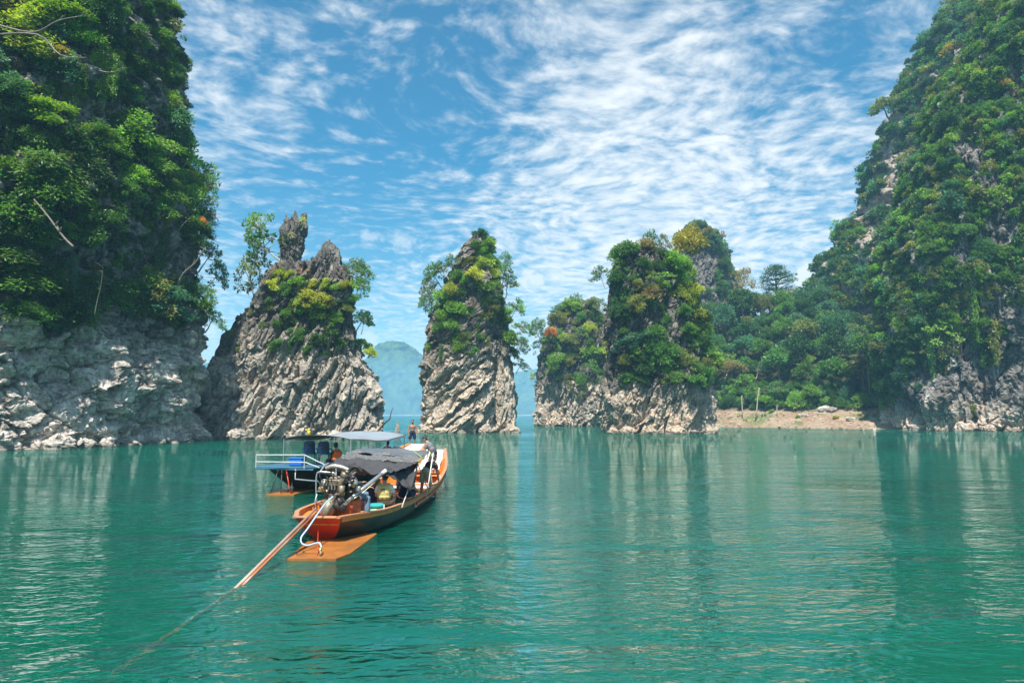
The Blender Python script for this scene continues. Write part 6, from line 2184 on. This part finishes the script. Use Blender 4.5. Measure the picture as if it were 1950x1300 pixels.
M_ROCKLET = rock_mat('loose_limestone', 30.0, pale=(0.58, 0.46, 0.33), grey=(0.42, 0.36, 0.28), ochre_amt=.6)
g = onz(736, 824, 0)
rock('rock', (g.x, g.y - 24, .25), (1.6, 1.6, 1.75), 3, M_ROCKLET, 'tan boulder standing in the water beyond the twin-spired pinnacle')
g = onz(757, 826, 0)
rock('rock', (g.x * .86, g.y * .86, .2), (.42, .4, 1.9), 5, M_ROCK_TWIN, 'small pointed grey rock standing alone in the water gap', point=.7)
Yd = 84
dw = curve([at(718, 822, Yd), at(733, 805, Yd - .5), at(742, 797, Yd - .6), at(744, 788, Yd - .5), at(748, 776, Yd - .4)])
mb = MB().tube([p - dw[0] for p in dw], list(np.linspace(.13, .03, len(dw))), 7).tube([dw[8] - dw[0], dw[8] - dw[0] + Vector((.45, 0, .35))], [.05, .012], 5)
tag(mb.obj('driftwood', M_BARK_DARK, None, True, dw[0]), 'bent dead branch sticking up beside the tan boulder', 'dead branch')
for (x, y, h, w, lab) in ((1645, 826, .85, .08, 'thin wooden stump poking out of the water off the mud bank'), (1665, 829, 1.15, .20, 'thicker forked stump poking out of the water off the mud bank')):
    g = onz(x, y, 0)
    mb = MB().tube([(0, 0, -1), (.02, 0, .2), (-.03, 0, h * .6), (.04, 0, h)], [w * 1.2, w, w * .8, w * .4], 8)
    if w > .1:
        mb.tube([(0, 0, .35), (.22, 0, .6), (.28, 0, h * 1.15)], [w * .6, w * .5, w * .2], 7)
    tag(mb.obj('tree_stump', M_BARK_PALE, None, True, (g.x, g.y, 0)), lab, 'stump')


def bank_pole(x, ytop, ybase, Y, r, lab, lean=0.0):
    b = at(x, ybase, Y)
    p = ground(b.x, b.y)
    t = at(x + lean, ytop, b.y)
    h = t - p
    mb = MB().tube([(0, 0, -.4), h * .35 + Vector((.08, 0, 0)), h * .7 + Vector((-.06, 0, 0)), h], [r, r * .9, r * .7, r * .4], 7)
    mb.tube([h * .7, h * .85 + Vector((.5, 0, .2))], [r * .35, r * .1], 5)
    tag(mb.obj('dead_tree', M_BARK_PALE, None, True, p), lab, 'dead tree')


bank_pole(1413, 752, 792, 168, .16, 'bare pale trunk on the mud bank next to the broad pinnacle')
bank_pole(1438, 738, 812, 164, .17, 'tallest bare leaning trunk at the edge of the mud bank', 8)
bank_pole(1454, 785, 806, 164, .10, 'short bare stake on the mud bank beside the tallest trunk')
bank_pole(1480, 770, 806, 163, .12, 'slim bare trunk near the grassy patch of the mud bank')
rs_ = random.Random(3)
for i, (x, d, sx, lab) in enumerate(((1572, 9, 1.1, 'dark squarish boulder high on the mud bank'), (1588, 9.5, .9, 'pale rounded boulder beside the dark squarish one'), (1530, 6, .8, 'low brown rock midway up the mud bank'), (1620, 4, .7, 'flat rock near the water on the mud bank'), (1700, 4, .9, 'broken rock where the mud bank meets the jungle-covered cliff'))):
    Y = {1572: 150, 1588: 148, 1530: 154, 1620: 146, 1700: 141}[x] + d
    b = at(x, 800, Y)
    p = ground(b.x, b.y)
    rock('boulder', (p.x, p.y, p.z + sx * .2), (sx * 1.3, sx, sx * .75), 20 + i, M_ROCK_SUNLIT if i % 2 else M_ROCK_CLIFF, lab, 'boulder')
for i, (x, Y, d, yaw, ln, lab) in enumerate(((1395, 168, 3, .4, 3.2, 'long grey driftwood log on the mud bank by the broad pinnacle'), (1505, 160, 5, -.3, 2.6, 'grey driftwood log midway along the mud bank'),
                                             (1555, 152, 8, .15, 4.0, 'long pale fallen trunk high on the mud bank'), (1640, 146, 3, .7, 2.0, 'short crooked driftwood near the water on the mud bank'))):
    b = at(x, 805, Y + d)
    p = ground(b.x, b.y)
    v = Vector((math.cos(yaw), math.sin(yaw), .04)) * ln
    mb = MB().tube([-v / 2, Vector((0, .12, .10)), v / 2], [.14, .12, .05], 7).tube([v * .1, v * .25 + Vector((0, .3, .5))], [.06, .015], 5).tube([v * -.3, v * -.25 + Vector((.1, -.4, .25))], [.05, .012], 5)
    tag(mb.obj('driftwood', M_BOUGH, None, True, p + Vector((0, 0, .12))), lab, 'driftwood')
for i in range(22):
    x, d = rs_.uniform(48, 82), rs_.uniform(2.0, 12.5)
    y = float(np.interp(x, [18, 40, 48, 53, 60, 66, 72, 78, 84, 92], [186, 174, 168, 165, 158.5, 152, 146.5, 141.5, 138, 137])) + d
    plant('rosette' if i % 3 else 'bush', 'bank_plant', ground(x, y), rs_.uniform(.35, .9), rs_.choice(['bright green', 'olive green', 'yellow-green']), 'small green weedy plant sprouting on the mud bank', 'plant', 'weeds on the mud bank', bark=False)
def foot_rocks(objs, mat, where, spots, seed):
    rq = random.Random(seed)
    for x, y, w in spots:
        h = cast(x, y, objs)
        if h is None:
            continue
        p = h[0]
        sz = w * p.y / FPX * rq.uniform(.8, 1.2)
        o = rock('boulder', (p.x, p.y - sz * .25, rq.uniform(-.1, .15) * sz), (sz * rq.uniform(.8, 1.3), sz * rq.uniform(.7, 1.1), sz * rq.uniform(.6, 1.0)), seed * 7 + int(x) % 50, mat, 'fallen limestone block at the waterline of ' + where, 'boulder')
        o['group'] = 'fallen blocks at the waterline of ' + where
        o.rotation_euler.z = rq.uniform(0, 6)
        PLANTED.append(o)


foot_rocks([cliff_a], M_ROCK_CLIFF, 'the shaded cliff', [(25, 848, 20), (75, 846, 13), (120, 842, 26), (165, 841, 14), (205, 839, 18), (262, 836, 15), (300, 833, 22), (345, 831, 13), (385, 829, 16)], 3)
foot_rocks([body1], M_ROCK_TWIN, 'the twin-spired pinnacle', [(415, 830, 13), (455, 829, 18), (500, 829, 11), (640, 827, 15), (672, 827, 10), (705, 826, 16), (722, 825, 10)], 4)
foot_rocks([body2, slab2], M_ROCK_LONE, 'the slender pinnacle', [(812, 818, 10), (840, 819, 13), (880, 819, 9), (925, 819, 14), (960, 818, 9), (980, 817, 8)], 5)
foot_rocks([body3], M_ROCK_BROAD, 'the broad pinnacle', [(1168, 819, 11), (1195, 820, 15), (1240, 820, 10), (1285, 820, 14), (1320, 820, 12), (1350, 819, 13)], 6)
foot_rocks([cliff_b], M_ROCK_SUNLIT, 'the jungle-covered cliff', [(1745, 812, 14), (1790, 813, 10), (1830, 814, 16), (1880, 815, 11), (1925, 815, 15)], 7)
# scree of small stones on the bank: too many to count
mb = MB()
for i in range(420):
    x, d = rs_.uniform(44, 84), rs_.uniform(-.5, 11)
    y = float(np.interp(x, [18, 40, 48, 53, 60, 66, 72, 78, 84, 92], [186, 174, 168, 165, 158.5, 152, 146.5, 141.5, 138, 137])) + d
    p = ground(x, y)
    s_ = rs_.uniform(.08, .38) * rs_.uniform(.5, 1)
    mb.ell((p.x, p.y, p.z + s_ * .2), (s_ * rs_.uniform(.8, 1.6), s_, s_ * rs_.uniform(.4, .8)), Matrix.Rotation(rs_.uniform(0, 3), 3, 'Z'), 6, 4)
tag(mb.obj('rubble', M_ROCKLET), 'small stones and rubble strewn over the mud bank', kind='stuff')


tell_apart()

# ------------------------------------------------------------------ the air
def haze():
    m = bpy.data.materials.new('haze')
    m.use_nodes = True
    t = NT(m.node_tree)
    v = t.n('ShaderNodeVolumePrincipled', ins={'Color': HAZE_COL, 'Density': HAZE_DENSITY, 'Anisotropy': 0.0})
    o = t.n('ShaderNodeOutputMaterial')
    t.t.links.new(v.outputs[0], o.inputs['Volume'])
    b = MB().box((0, 1270, 76), (3000, 3160, 162))
    tag(b.obj('haze', m), 'thin blue air over the lake', kind='stuff')


HAZE_COL = (0.36, 0.71, 1.0, 1.0)
HAZE_DENSITY = 0.00038
haze()
